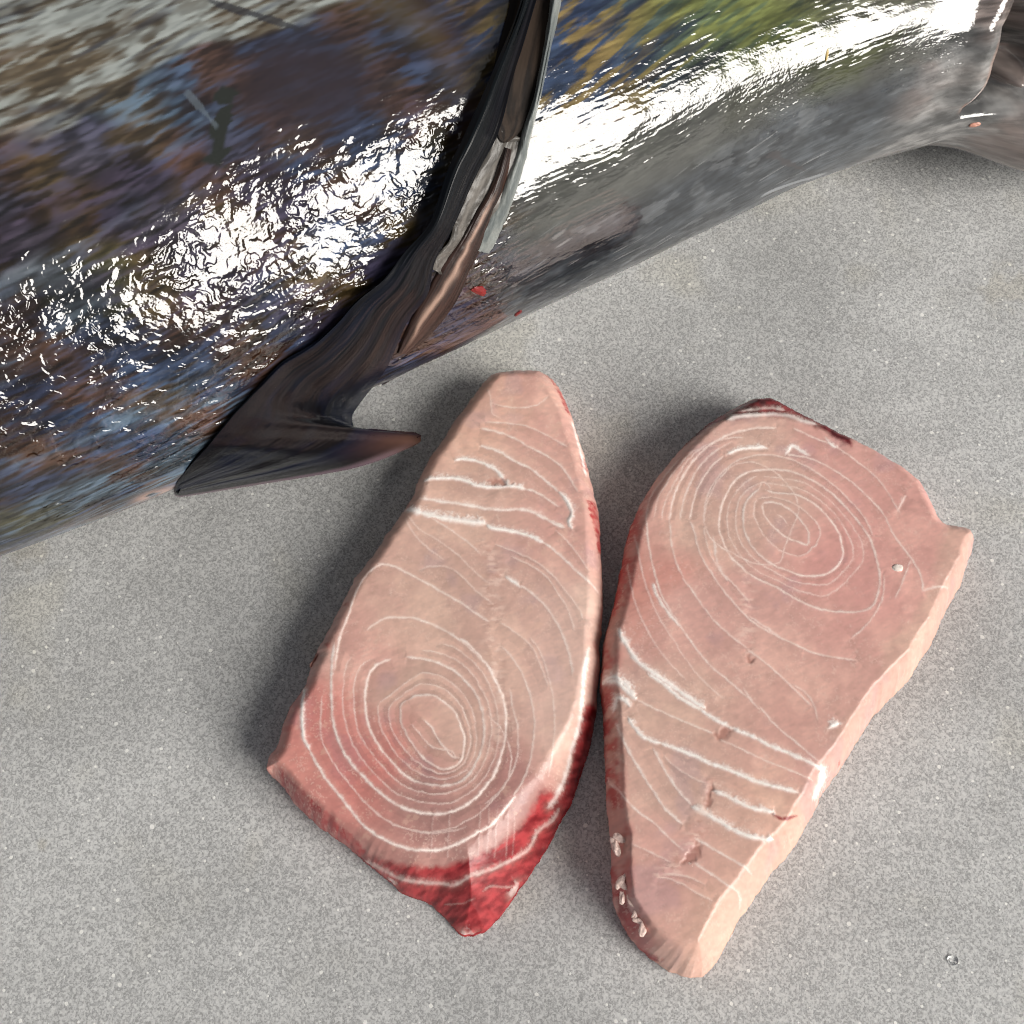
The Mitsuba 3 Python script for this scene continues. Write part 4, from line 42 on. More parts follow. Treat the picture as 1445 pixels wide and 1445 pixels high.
pouch = [[30,8],[10,1552,1864,34,1556,1860,58,1561,1855,82,1567,1849,107,1573,1843,131,1579,1837,155,1585,1832,180,1588,1828,9,1541,1861,33,1545,1857,57,1550,1852,81,1556,1846,106,1562,1841,130,1568,1835,155,1573,1829,179,1577,1826,6,1520,1858,30,1524,1854,55,1529,1848,79,1535,1843,104,1541,1837,128,1547,1831,153,1552,1825,177,1556,1821,2,1492,1852,27,1496,1848,51,1501,1843,76,1507,1837,100,1513,1831,125,1519,1825,150,1525,1820,174,1529,1816,-2,1460,1846,22,1464,1842,47,1469,1836,71,1475,1830,96,1481,1824,121,1488,1818,146,1493,1812,171,1497,1808,-8,1426,1837,17,1430,1833,42,1435,1827,67,1441,1821,92,1448,1815,117,1454,1808,142,1460,1802,167,1464,1798,-19,1374,1826,6,1378,1822,31,1383,1816,56,1389,1810,82,1395,1803,107,1401,1797,133,1406,1791,158,1410,1786,-36,1306,1814,-10,1309,1810,15,1313,1804,41,1319,1797,67,1324,1790,93,1330,1783,119,1334,1777,145,1338,1773,-53,1233,1800,-27,1236,1796,-1,1240,1790,25,1245,1783,51,1250,1776,77,1255,1769,104,1259,1763,130,1262,1758,-67,1168,1786,-41,1172,1781,-15,1176,1775,11,1181,1769,37,1187,1762,64,1192,1755,90,1196,1749,117,1200,1744,-75,1122,1771,-49,1127,1767,-23,1133,1761,3,1139,1754,29,1146,1748,55,1152,1741,81,1158,1735,108,1163,1731,-80,1083,1756,-54,1090,1752,-29,1098,1747,-3,1106,1741,23,1115,1734,49,1123,1728,75,1132,1723,101,1138,1718,-84,1048,1743,-59,1057,1739,-33,1067,1734,-8,1077,1728,18,1088,1722,44,1099,1716,70,1109,1711,96,1118,1708,-88,1017,1730,-62,1028,1726,-37,1040,1721,-12,1053,1716,14,1065,1711,39,1078,1706,65,1090,1701,90,1101,1698,-89,993,1718,-65,1005,1714,-40,1018,1710,-15,1032,1705,10,1045,1701,35,1059,1696,60,1072,1692,85,1084,1689,-89,976,1706,-65,989,1704,-41,1002,1700,-17,1015,1695,7,1028,1691,31,1042,1687,55,1055,1684,80,1067,1681,-84,963,1696,-62,975,1694,-39,987,1690,-17,1000,1686,6,1013,1682,28,1026,1679,51,1038,1676,74,1049,1673,-76,952,1687,-56,963,1684,-35,975,1681,-15,987,1678,6,999,1674,27,1011,1671,48,1022,1668,68,1033,1666,-68,943,1678,-49,954,1676,-31,965,1673,-12,976,1670,7,986,1667,25,997,1664,44,1008,1662,63,1017,1660,-61,936,1671,-44,946,1669,-28,956,1666,-11,965,1663,6,975,1660,23,985,1658,40,994,1656,57,1003,1654,-58,930,1664,-42,939,1662,-27,948,1659,-12,957,1657,4,966,1654,19,974,1652,35,983,1650,50,991,1649,-55,925,1658,-41,932,1656,-27,940,1654,-13,948,1651,1,956,1649,15,964,1647,29,971,1645,44,978,1644,-53,920,1653,-41,926,1651,-28,933,1649,-15,940,1647,-2,947,1645,11,954,1643,24,961,1641,37,967,1640,-51,916,1649,-40,921,1647,-28,927,1645,-17,933,1643,-5,939,1641,6,945,1639,18,951,1637,30,956,1636,-49,913,1645,-39,918,1643,-29,923,1641,-19,928,1640,-8,933,1638,2,938,1636,12,943,1634,22,947,1633,-46,911,1642,-38,915,1640,-29,919,1639,-20,923,1637,-12,927,1635,-3,932,1634,6,935,1632,14,939,1631,-43,910,1639,-36,913,1638,-29,916,1636,-22,919,1635,-15,922,1633,-8,925,1632,-1,928,1631,6,931,1630,-40,908,1636,-34,910,1635,-29,913,1634,-24,915,1633,-18,917,1632,-13,920,1631,-8,922,1630,-3,924,1629,-36,908,1634,-32,909,1634,-29,910,1633,-26,912,1632,-22,913,1631,-19,915,1630,-15,916,1629,-12,917,1628,-32,908,1633,-30,909,1632,-29,909,1632,-27,910,1631,-26,910,1630,-24,911,1629,-23,911,1629,-21,912,1628]]
membrane = [[60,10],[-46,948,1656,-44,941,1656,-42,939,1652,-40,939,1644,-39,940,1636,-37,937,1631,-35,932,1630,-33,927,1629,-31,924,1625,-29,924,1618,-48,947,1655,-43,942,1656,-39,940,1651,-34,941,1643,-29,943,1634,-24,941,1629,-19,937,1628,-15,933,1626,-10,931,1622,-5,931,1615,-51,945,1655,-43,941,1654,-36,940,1650,-28,942,1641,-21,944,1632,-13,944,1627,-6,940,1625,2,937,1623,9,936,1618,17,937,1611,-54,942,1654,-44,938,1653,-34,938,1648,-25,941,1639,-15,945,1630,-5,945,1624,5,942,1622,15,940,1620,25,940,1614,35,942,1607,-58,938,1652,-46,935,1651,-34,936,1646,-23,940,1637,-11,944,1627,1,945,1621,12,944,1619,24,942,1616,36,943,1610,48,946,1603,-61,934,1650,-48,932,1649,-36,934,1643,-23,939,1634,-10,944,1624,3,946,1618,16,945,1615,28,944,1612,41,946,1606,54,950,1598,-65,929,1647,-52,928,1646,-39,930,1640,-26,936,1630,-12,942,1620,1,944,1614,14,944,1611,28,945,1608,41,947,1601,54,951,1593,-69,921,1644,-56,919,1643,-43,922,1636,-29,928,1626,-16,933,1616,-2,936,1609,11,936,1606,25,936,1602,39,939,1596,52,943,1588,-74,910,1640,-61,908,1638,-47,910,1632,-34,915,1621,-20,921,1611,-6,923,1604,7,923,1600,21,923,1596,35,925,1590,49,929,1581,-79,897,1635,-66,895,1633,-52,896,1626,-39,901,1615,-25,906,1605,-11,907,1597,2,907,1594,16,906,1590,30,908,1583,44,911,1574,-86,884,1629,-72,881,1627,-58,882,1620,-44,886,1609,-31,890,1598,-17,892,1591,-3,891,1587,11,890,1582,25,891,1575,39,894,1566,-93,870,1623,-79,867,1621,-65,868,1614,-51,872,1603,-37,877,1591,-23,878,1584,-9,877,1579,6,876,1575,20,877,1567,34,880,1558,-103,854,1616,-88,851,1614,-74,852,1607,-59,857,1596,-45,862,1584,-30,864,1576,-16,863,1572,-1,863,1567,14,864,1560,28,867,1550,-115,834,1610,-100,832,1607,-85,834,1600,-70,840,1589,-55,845,1577,-39,848,1569,-24,848,1564,-9,848,1560,6,851,1552,22,855,1542,-128,814,1603,-112,813,1601,-97,816,1593,-81,822,1582,-65,828,1570,-49,832,1562,-33,833,1557,-17,834,1552,-1,837,1544,15,842,1534,-140,794,1596,-124,794,1594,-108,797,1586,-92,804,1575,-76,811,1563,-59,816,1554,-43,818,1549,-26,819,1544,-10,823,1536,7,828,1526,-151,777,1589,-134,777,1587,-118,781,1579,-101,789,1567,-85,796,1555,-68,801,1546,-51,803,1541,-34,805,1536,-18,809,1528,-1,815,1518,-159,764,1583,-142,764,1580,-126,768,1572,-109,775,1560,-93,782,1548,-76,786,1539,-59,788,1533,-43,790,1528,-26,794,1519,-9,799,1510,-166,752,1577,-150,752,1574,-133,755,1565,-117,761,1553,-101,768,1540,-84,771,1531,-68,773,1525,-51,774,1519,-35,778,1511,-18,782,1501,-172,742,1570,-156,740,1567,-140,742,1559,-125,748,1546,-109,754,1533,-92,757,1524,-76,758,1517,-60,758,1511,-44,761,1502,-27,764,1492,-179,731,1564,-163,729,1560,-147,731,1552,-132,735,1539,-116,740,1526,-100,743,1516,-85,743,1510,-69,743,1503,-53,745,1494,-37,747,1484,-185,720,1557,-170,717,1554,-154,719,1545,-139,723,1532,-124,728,1519,-108,730,1509,-93,729,1502,-77,729,1496,-61,730,1487,-46,733,1476,-192,708,1550,-177,705,1547,-162,706,1538,-147,711,1525,-131,715,1512,-116,717,1502,-101,717,1495,-85,717,1489,-70,718,1479,-54,721,1469,-200,694,1543,-185,691,1540,-170,693,1531,-155,698,1518,-140,703,1505,-124,705,1495,-109,705,1488,-93,705,1482,-78,707,1473,-63,710,1462,-208,679,1536,-193,677,1533,-178,679,1524,-163,685,1511,-148,690,1498,-133,693,1489,-117,694,1482,-102,694,1476,-86,697,1466,-71,701,1456,-216,665,1528,-200,664,1526,-185,667,1517,-170,672,1505,-155,678,1492,-140,682,1482,-125,683,1476,-110,684,1469,-94,687,1460,-79,692,1450,-222,653,1522,-207,652,1519,-192,655,1511,-177,661,1498,-162,667,1486,-147,671,1476,-132,673,1470,-117,675,1464,-102,678,1455,-86,683,1444,-225,644,1515,-211,643,1512,-196,646,1504,-182,652,1492,-167,658,1480,-153,662,1471,-138,664,1465,-123,666,1458,-108,669,1449,-94,674,1439,-228,637,1509,-213,636,1506,-199,639,1498,-186,645,1486,-172,651,1474,-158,655,1465,-143,656,1459,-129,657,1453,-115,661,1444,-100,665,1434,-229,632,1503,-216,631,1501,-202,633,1493,-189,639,1481,-176,644,1469,-162,648,1460,-148,649,1454,-135,650,1448,-121,653,1440,-107,657,1429,-231,627,1498,-218,625,1496,-205,628,1488,-192,633,1476,-179,638,1463,-166,641,1454,-153,642,1449,-140,643,1443,-127,645,1435,-113,649,1425,-232,622,1493,-220,621,1490,-207,623,1482,-195,627,1470,-183,632,1458,-170,635,1449,-158,635,1444,-145,636,1438,-132,638,1430,-120,641,1420,-234,617,1487,-222,615,1485,-210,617,1477,-198,622,1465,-186,626,1453,-174,629,1444,-162,629,1439,-150,629,1434,-138,631,1426,-126,634,1416,-235,611,1482,-224,609,1480,-212,611,1472,-201,615,1460,-190,620,1448,-178,622,1440,-166,622,1434,-155,622,1429,-143,624,1421,-131,627,1411,-237,605,1477,-225,603,1475,-214,604,1467,-204,609,1455,-193,613,1443,-182,616,1435,-171,615,1430,-159,615,1424,-148,617,1416,-137,620,1407,-238,599,1471,-227,597,1469,-217,598,1462,-206,603,1450,-196,607,1438,-185,609,1430,-175,609,1425,-164,609,1420,-153,610,1412,-142,613,1402,-240,593,1466,-229,590,1464,-219,592,1457,-209,596,1445,-199,601,1433,-189,603,1425,-179,603,1420,-168,602,1415,-158,604,1408,-148,607,1398,-242,586,1461,-232,584,1459,-222,586,1452,-212,590,1440,-203,594,1429,-193,597,1420,-183,597,1416,-173,596,1411,-163,598,1403,-153,601,1394,-245,580,1456,-235,578,1454,-225,579,1447,-216,584,1436,-206,588,1424,-197,590,1416,-187,590,1411,-177,590,1407,-167,592,1399,-157,595,1390,-250,573,1451,-240,571,1449,-230,572,1442,-220,577,1431,-211,582,1420,-201,584,1411,-191,584,1407,-181,584,1402,-172,586,1395,-162,589,1386,-256,566,1446,-246,564,1445,-236,566,1438,-226,570,1427,-217,575,1415,-207,577,1407,-196,578,1403,-186,578,1398,-176,580,1391,-166,583,1382,-263,558,1442,-253,557,1441,-243,558,1434,-233,563,1423,-223,568,1412,-212,571,1403,-202,571,1399,-191,571,1395,-181,574,1387,-170,577,1378,-271,551,1439,-260,550,1437,-249,552,1431,-239,557,1420,-229,562,1408,-218,565,1400,-207,565,1395,-196,566,1391,-185,568,1384,-174,572,1375,-278,544,1435,-267,543,1434,-256,545,1427,-245,550,1416,-234,556,1405,-223,559,1397,-212,560,1392,-201,560,1388,-190,563,1381,-179,567,1372,-285,537,1432,-273,536,1431,-262,539,1424,-251,544,1413,-240,550,1402,-229,554,1394,-217,555,1389,-206,556,1385,-194,559,1378,-183,563,1369,-293,531,1428,-281,530,1427,-269,533,1421,-258,539,1410,-246,545,1399,-235,549,1391,-223,550,1387,-211,552,1383,-199,555,1376,-187,560,1367,-301,524,1425,-288,524,1424,-276,527,1418,-264,533,1407,-252,540,1396,-240,544,1389,-228,546,1384,-216,548,1380,-203,552,1373,-191,557,1365,-307,518,1421,-294,518,1420,-282,522,1414,-270,528,1404,-258,535,1393,-246,540,1386,-233,542,1382,-220,544,1378,-208,548,1371,-195,554,1362,-311,513,1417,-298,513,1416,-286,517,1411,-274,523,1401,-262,530,1390,-250,535,1383,-237,538,1379,-225,540,1375,-212,544,1369,-200,550,1360,-312,507,1413,-300,508,1412,-288,512,1407,-277,519,1397,-265,525,1387,-253,530,1380,-241,533,1376,-229,535,1373,-217,539,1366,-205,545,1358,-313,502,1409,-302,503,1408,-290,507,1402,-279,514,1393,-268,520,1383,-257,525,1376,-246,527,1373,-234,529,1370,-223,534,1364,-212,539,1356,-314,498,1404,-303,498,1403,-292,502,1398,-282,509,1388,-272,515,1378,-261,520,1372,-250,521,1370,-240,524,1367,-229,528,1361,-218,533,1353,-314,494,1399,-304,494,1398,-294,498,1393,-285,504,1384,-275,510,1374,-265,514,1368,-255,516,1366,-245,518,1364,-235,521,1358,-225,527,1351,-315,490,1393,-305,491,1393,-296,494,1388,-287,500,1379,-278,506,1370,-269,510,1364,-260,511,1363,-250,512,1361,-241,516,1356,-232,521,1348,-315,488,1388,-306,488,1388,-298,491,1383,-289,497,1374,-281,502,1365,-273,506,1360,-264,507,1359,-255,508,1357,-246,511,1353,-238,515,1345,-313,486,1382,-305,486,1382,-297,488,1378,-290,494,1369,-282,499,1361,-275,502,1356,-267,503,1355,-259,503,1354,-251,506,1350,-243,510,1343,-308,484,1377,-301,484,1377,-295,486,1373,-289,491,1365,-282,496,1357,-276,499,1352,-269,499,1352,-262,499,1351,-255,502,1347,-249,506,1340,-302,483,1371,-296,482,1372,-291,484,1368,-286,489,1360,-281,493,1353,-276,495,1349,-270,495,1349,-265,495,1348,-259,497,1344,-254,501,1338,-294,482,1366,-290,481,1367,-286,482,1363,-283,486,1356,-279,491,1349,-275,492,1346,-271,492,1346,-267,491,1346,-263,493,1342,-259,496,1336,-285,481,1362,-283,479,1363,-280,480,1360,-278,484,1353,-276,488,1346,-274,489,1343,-271,488,1343,-269,487,1343,-266,489,1340,-264,492,1334]]
ray = [[50,9],[-41,928,1586,-34,912,1603,-28,903,1611,-22,899,1612,-15,898,1610,-9,899,1605,-3,903,1596,4,911,1581,10,925,1560,-47,902,1580,-41,886,1596,-34,876,1603,-28,872,1605,-21,871,1602,-15,872,1597,-9,876,1588,-2,885,1573,4,898,1552,-54,878,1571,-47,862,1587,-41,853,1595,-34,848,1596,-28,847,1593,-21,848,1588,-15,852,1579,-8,861,1564,-1,874,1542,-61,856,1562,-54,840,1577,-47,831,1585,-41,827,1586,-34,826,1583,-27,827,1578,-21,831,1568,-14,839,1553,-7,852,1532,-68,836,1552,-61,820,1567,-54,812,1574,-47,808,1576,-40,806,1573,-33,807,1567,-27,811,1557,-20,820,1542,-13,833,1521,-76,817,1542,-68,802,1557,-61,794,1564,-54,790,1565,-47,789,1562,-40,790,1556,-33,794,1546,-26,802,1531,-18,815,1509,-84,800,1533,-76,785,1548,-68,777,1554,-61,773,1555,-54,772,1551,-46,774,1545,-39,778,1535,-31,786,1520,-24,798,1498,-92,784,1524,-84,770,1539,-76,762,1545,-68,758,1545,-60,758,1542,-53,759,1535,-45,763,1525,-37,771,1510,-30,784,1488,-100,770,1516,-91,756,1530,-83,748,1536,-75,745,1536,-67,744,1533,-59,746,1526,-51,750,1516,-43,758,1500,-35,771,1479,-109,757,1508,-100,743,1523,-91,736,1529,-83,732,1528,-74,732,1524,-66,734,1518,-58,739,1507,-49,747,1491,-41,759,1470,-118,744,1501,-108,731,1516,-99,724,1521,-90,721,1521,-82,721,1517,-73,723,1510,-64,728,1499,-55,736,1483,-47,749,1461,-127,733,1495,-117,719,1509,-108,713,1514,-98,710,1514,-89,710,1509,-80,713,1502,-71,718,1491,-61,726,1475,-52,739,1453,-136,721,1489,-126,708,1502,-116,702,1507,-106,699,1507,-96,700,1502,-87,703,1494,-77,708,1483,-68,717,1467,-58,729,1445,-145,709,1482,-135,697,1496,-124,690,1501,-114,688,1499,-104,689,1494,-94,692,1486,-84,697,1475,-74,706,1459,-64,719,1436,-154,698,1476,-143,685,1489,-132,679,1494,-122,677,1492,-111,678,1487,-101,681,1479,-90,686,1467,-80,695,1450,-70,708,1428,-162,686,1469,-151,673,1482,-140,667,1486,-129,665,1484,-118,666,1479,-108,669,1470,-97,674,1458,-87,683,1441,-76,696,1419,-170,674,1462,-159,661,1475,-148,655,1479,-137,653,1477,-126,654,1470,-115,657,1462,-104,662,1450,-93,671,1432,-82,683,1409,-178,663,1455,-166,650,1468,-155,643,1472,-144,642,1469,-133,642,1462,-122,645,1453,-111,650,1440,-100,658,1423,-89,670,1400,-186,652,1448,-174,638,1461,-163,632,1464,-151,630,1460,-140,631,1453,-129,633,1444,-118,637,1431,-107,646,1413,-96,657,1390,-194,640,1441,-182,627,1453,-170,620,1456,-159,618,1452,-147,619,1445,-136,621,1435,-125,625,1421,-114,633,1403,-102,645,1379,-202,629,1434,-190,616,1446,-178,609,1448,-166,607,1444,-155,607,1436,-143,609,1425,-132,613,1412,-121,621,1393,-109,632,1369,-211,617,1427,-198,604,1438,-186,597,1440,-174,595,1435,-163,596,1427,-151,597,1416,-139,602,1402,-128,609,1383,-116,620,1359,-220,605,1420,-207,592,1431,-195,586,1432,-183,584,1427,-171,584,1418,-159,586,1407,-147,591,1392,-135,598,1373,-123,609,1348,-230,593,1413,-217,580,1423,-204,574,1424,-192,573,1418,-179,573,1409,-167,576,1397,-155,580,1382,-143,588,1363,-130,599,1338,-240,581,1405,-226,569,1415,-213,563,1416,-200,561,1410,-188,563,1400,-175,565,1388,-163,570,1373,-150,578,1352,-138,589,1328,-250,569,1398,-236,557,1407,-223,551,1407,-210,550,1401,-197,552,1390,-184,554,1378,-171,559,1362,-158,568,1342,-145,579,1317,-260,557,1390,-246,545,1399,-232,540,1398,-219,539,1392,-206,541,1381,-192,544,1368,-179,549,1352,-166,557,1331,-153,569,1305,-271,545,1381,-256,533,1390,-242,528,1389,-228,528,1382,-215,530,1371,-201,533,1357,-188,539,1340,-174,547,1319,-161,558,1293,-280,533,1373,-265,522,1381,-251,517,1380,-237,516,1372,-224,518,1360,-210,522,1346,-196,527,1328,-183,536,1306,-170,547,1280,-290,522,1364,-275,510,1372,-260,505,1370,-247,504,1361,-233,507,1348,-219,510,1333,-206,515,1315,-192,524,1292,-178,534,1266,-299,511,1355,-284,499,1362,-270,493,1360,-256,492,1350,-242,494,1336,-228,497,1320,-215,503,1301,-201,510,1277,-188,521,1250,-308,500,1345,-293,487,1352,-279,481,1349,-265,480,1338,-251,482,1323,-238,484,1306,-224,489,1286,-211,496,1262,-198,506,1234,-317,489,1335,-302,476,1341,-288,470,1337,-275,468,1326,-261,469,1310,-248,471,1292,-234,475,1271,-221,482,1245,-208,491,1217,-326,478,1324,-312,465,1330,-298,458,1325,-284,456,1313,-271,456,1296,-258,458,1277,-245,462,1255,-232,468,1228,-219,477,1199,-336,467,1313,-321,453,1319,-308,446,1313,-294,444,1300,-281,444,1282,-269,445,1262,-256,449,1239,-243,455,1212,-230,463,1181,-345,456,1301,-331,441,1306,-318,434,1300,-305,432,1286,-292,432,1268,-280,433,1247,-267,437,1223,-255,443,1195,-242,450,1164,-356,444,1289,-342,429,1294,-329,422,1287,-316,420,1272,-304,420,1253,-292,421,1232,-279,425,1207,-267,431,1178,-256,438,1147,-366,431,1276,-353,417,1280,-340,410,1273,-328,407,1258,-316,408,1239,-304,409,1217,-293,413,1192,-281,419,1162,-270,426,1130,-377,419,1262,-364,404,1266,-352,397,1259,-340,395,1243,-329,395,1224,-318,397,1202,-307,401,1176,-296,407,1146,-285,414,1114,-388,406,1248,-376,392,1252,-364,385,1244,-353,383,1229,-342,383,1209,-332,385,1187,-321,388,1161,-311,395,1131,-301,402,1099,-399,393,1232,-387,379,1236,-376,373,1228,-366,371,1213,-355,371,1194,-345,373,1172,-336,377,1146,-326,383,1116,-316,391,1084,-410,381,1215,-398,368,1220,-388,361,1212,-378,360,1197,-368,360,1178,-359,362,1157,-350,366,1132,-341,372,1102,-332,380,1070,-420,369,1198,-409,357,1202,-399,351,1195,-390,349,1181,-381,350,1163,-372,352,1142,-363,356,1117,-355,363,1089,-347,371,1058,-429,358,1179,-419,346,1184,-410,341,1178,-401,339,1164,-393,340,1147,-385,343,1127,-377,347,1104,-369,354,1076,-361,362,1046,-438,347,1159,-429,336,1165,-420,331,1160,-412,330,1147,-404,331,1131,-397,334,1113,-390,338,1091,-383,345,1064,-376,354,1035,-448,336,1139,-438,326,1145,-430,321,1141,-423,321,1130,-416,322,1115,-409,325,1098,-403,330,1078,-396,337,1053,-390,346,1025,-456,325,1119,-448,315,1126,-441,312,1123,-434,311,1113,-427,313,1100,-421,316,1085,-415,321,1066,-410,328,1043,-404,338,1017,-465,313,1099,-457,304,1107,-450,301,1105,-444,302,1097,-439,304,1085,-433,307,1072,-428,312,1056,-423,320,1035,-418,330,1010,-473,300,1081,-466,292,1090,-460,290,1089,-454,291,1083,-449,294,1073,-444,298,1061,-440,304,1046,-436,312,1027,-432,322,1004,-480,285,1066,-474,278,1076,-469,277,1077,-464,279,1071,-460,283,1063,-456,288,1053,-452,295,1039,-448,304,1022,-445,315,1000]]
spine = [[-59.5,37.5,66.0],[-55.1,40.0,66.0],[-51.8,42.0,65.0],[-49.6,43.3,64.0],[-48.5,42.9,62.0]]
cx = [-0.0457,-0.0222,-0.0038,0.0094,0.0175,0.0196,0.0146,0.016,0.0196,0.0202,0.0266,0.0413,0.0641,0.0951,0.1342,0.1813]
gill = [[0.259,45.394],[0.252,38.035],[0.248,33.83],[0.247,28.31],[0.245,22.265],[0.244,17.272],[0.242,12.541],[0.239,8.073],[0.235,4.656]]
marks = [[-0.027,9.912],[-0.008,-8.748],[0.156,35.932],[0.247,-6.909],[0.04,31.727],[0.207,40.663]]
pale = [[-0.185,-12.954],[-0.179,-15.056]]

# ---- helpers ----------------------------------------------------------------------------
N3 = meshkit.fbm
def n2(x, y, f, seed=0, octaves=4):
    return meshkit.fbm(np.stack([np.asarray(x) * f, np.asarray(y) * f, np.full(np.shape(x), 3.7)], -1), octaves, seed)
def sst(a, b, x):
    t = np.clip((x - a) / (b - a), 0, 1); return t * t * (3 - 2 * t)
def lerp(a, b, t):
    a, b = np.asarray(a, float), np.asarray(b, float); t = np.asarray(t)[..., None]
    return a * (1 - t) + b * t
def vnormals(v, f):
    n = np.zeros_like(v); c = np.cross(v[f[:, 1]] - v[f[:, 0]], v[f[:, 2]] - v[f[:, 0]])
    for k in range(3): np.add.at(n, f[:, k], c)
    return n / np.maximum(np.linalg.norm(n, axis=1, keepdims=True), 1e-20)
def put(key, v, f, bsdf, color=None, uv=None, normals=None):
    n = vnormals(v, f) if normals is None else normals
    path = meshkit.write_ply(trimesh.Trimesh(v, f, process=False), True, uv, color, n)
    scene[key] = {'type': 'ply', 'filename': path, 'face_normals': False, 'bsdf': {'type': 'ref', 'id': bsdf}}
def split(key, v, f, sel, bsdf, color, normals, uv=None):
    ff = f[sel]
    if not len(ff): return
    idx, inv = np.unique(ff, return_inverse=True)
    put(key, v[idx], inv.reshape(-1, 3), bsdf, color[idx], None if uv is None else uv[idx], normals[idx])
def grid_faces(a, b):
    i, j = np.meshgrid(np.arange(a - 1), np.arange(b - 1), indexing='ij')
    q = np.stack([i * b + j, (i + 1) * b + j, (i + 1) * b + j + 1, i * b + j + 1], -1).reshape(-1, 4)
    return np.vstack([q[:, [0, 1, 2]], q[:, [0, 2, 3]]])

# ---- materials --------------------------------------------------------------------------
VC = {'type': 'mesh_attribute', 'name': 'vertex_color'}
STAINS = [(-0.141, -0.2515, 0.012), (0.262, 0.127, 0.016), (-0.207, -0.158, 0.004), (-0.235, -0.02, 0.010)]
def slab_color(p, n, uv):
    x, y = p.x, p.y
    xs, ys = x + 0.0006 * noise(x * 800, y * 800 + 5), y + 0.0006 * noise(x * 800 + 11, y * 800)
    g = noise(xs * 1250, ys * 1250) * 0.36 + noise(xs * 2100 + 9, ys * 2100) * 0.40 + noise(xs * 3600, ys * 3600 + 4) * 0.24
    c = mix((0.26, 0.261, 0.26), (0.50, 0.501, 0.498), smoothstep(0.16, 0.84, g))
    pale = smoothstep(0.60, 0.72, noise(x * 1150 + 31, y * 1150 + 7))
    c = mix(c, (0.60, 0.60, 0.59), pale * 0.5)
    d1, d2, r = voronoi(x * 150, y * 150)
    k = dr.power(dr.maximum(0.0, r - 0.62) / 0.38, 3.0)
    fleck = (1 - smoothstep(0.02 + 0.09 * k, 0.04 + 0.12 * k, d1 + 0.10 * (noise(x * 700, y * 700, 3.0) - 0.5))) * smoothstep(0.62, 0.64, r)
    c = mix(c, (0.72, 0.715, 0.69), fleck * 0.9)
    cloud = fbm(x * 14, y * 14, 2.0, 4)
    c = c * (0.75 + 0.50 * cloud) * (0.94 + 0.12 * fbm(x * 70, y * 70, 5.0, 3))
    tint = smoothstep(0.55, 0.75, fbm(x * 22 + 50, y * 22, 0.5, 3))
    c = mix(c, c * mi.Color3f(1.0, 0.985, 0.94), tint)
    for sx, sy, sr in STAINS:
        d = dr.sqrt(dr.square(x - sx) + dr.square(y - sy)) / sr + 1.6 * (fbm(x * 160, y * 160, 7.0, 4) - 0.5)
        c = mix(c, c * mi.Color3f(0.86, 0.78, 0.62), 0.32 * (1 - smoothstep(0.4, 1.1, d)))
    return c
def slab_height(p, n, uv):
    return 0.00010 * noise(p.x * 900, p.y * 900) + 0.00006 * noise(p.x * 1900 + 9, p.y * 1900)
scene['slab_material'] = {'type': 'twosided', 'bsdf': {'type': 'bumpmap', 'scale': 1.0, 'arbitrary': mikit.proc(slab_height, 2e-4),
    'bsdf': {'type': 'principled', 'base_color': mikit.proc(slab_color), 'roughness': 0.62, 'specular': 0.35}}}
def flesh_height(p, n, uv):
    return 0.00005 * noise(p.x * 1300, p.y * 1300, p.z * 1300) + 0.00004 * noise(p.x * 500, p.y * 500, p.z * 500)
scene['flesh_material'] = {'type': 'twosided', 'bsdf': {'type': 'bumpmap', 'scale': 1.0, 'arbitrary': mikit.proc(flesh_height, 2e-4),
    'bsdf': {'type': 'principled', 'base_color': VC, 'roughness': 0.36, 'specular': 0.45}}}
scene['fat_material'] = {'type': 'twosided', 'bsdf': {'type': 'principled', 'base_color': VC, 'roughness': 0.32, 'specular': 0.5}}

# ---- slab -------------------------------------------------------------------------------
v = np.array([[-6, -6, 0], [6, -6, 0], [6, 6, 0], [-6, 6, 0]], float)
scene['ground'] = mikit.ply((v, np.array([[0, 1, 2], [0, 2, 3]])), 'slab_material')
labels['ground'] = {'label': 'grey speckled stone slab under the fish and the steaks', 'category': 'slab', 'kind': 'structure'}

# ---- steaks -----------------------------------------------------------------------------
def dense(P, step, closed=False):
    P = np.asarray(P, float)
    if closed: P = np.vstack([P, P[:1]])
    d = np.r_[0, np.cumsum(np.linalg.norm(np.diff(P[:, :2], axis=0), axis=1))]
    keep = np.r_[True, np.diff(d) > 1e-9]; P, d = P[keep], d[keep]
    t = np.linspace(0, d[-1], max(3, int(d[-1] / step)))
    if len(P) > 2 and not closed:
        out = np.stack([PchipInterpolator(d, P[:, k])(t) for k in range(P.shape[1])], 1)
    else:
        out = np.stack([np.interp(t, d, P[:, k]) for k in range(P.shape[1])], 1)
    return out[:-1] if closed else out
def smooth_closed(P, n):
    k = np.array([.25, .5, .25])
    for _ in range(n): P = k[0] * np.roll(P, 1, 0) + k[1] * P + k[2] * np.roll(P, -1, 0)
    return P
def inside(polys, xy, soft):
    m = np.zeros(len(xy))
    for q in polys:
        g = Polygon(q).buffer(0); pts = shapely.points(xy)
        d = shapely.distance(g.boundary, pts); s = np.where(shapely.contains(g, pts), d, -d)
        m = np.maximum(m, sst(-soft, soft, s))
    return m

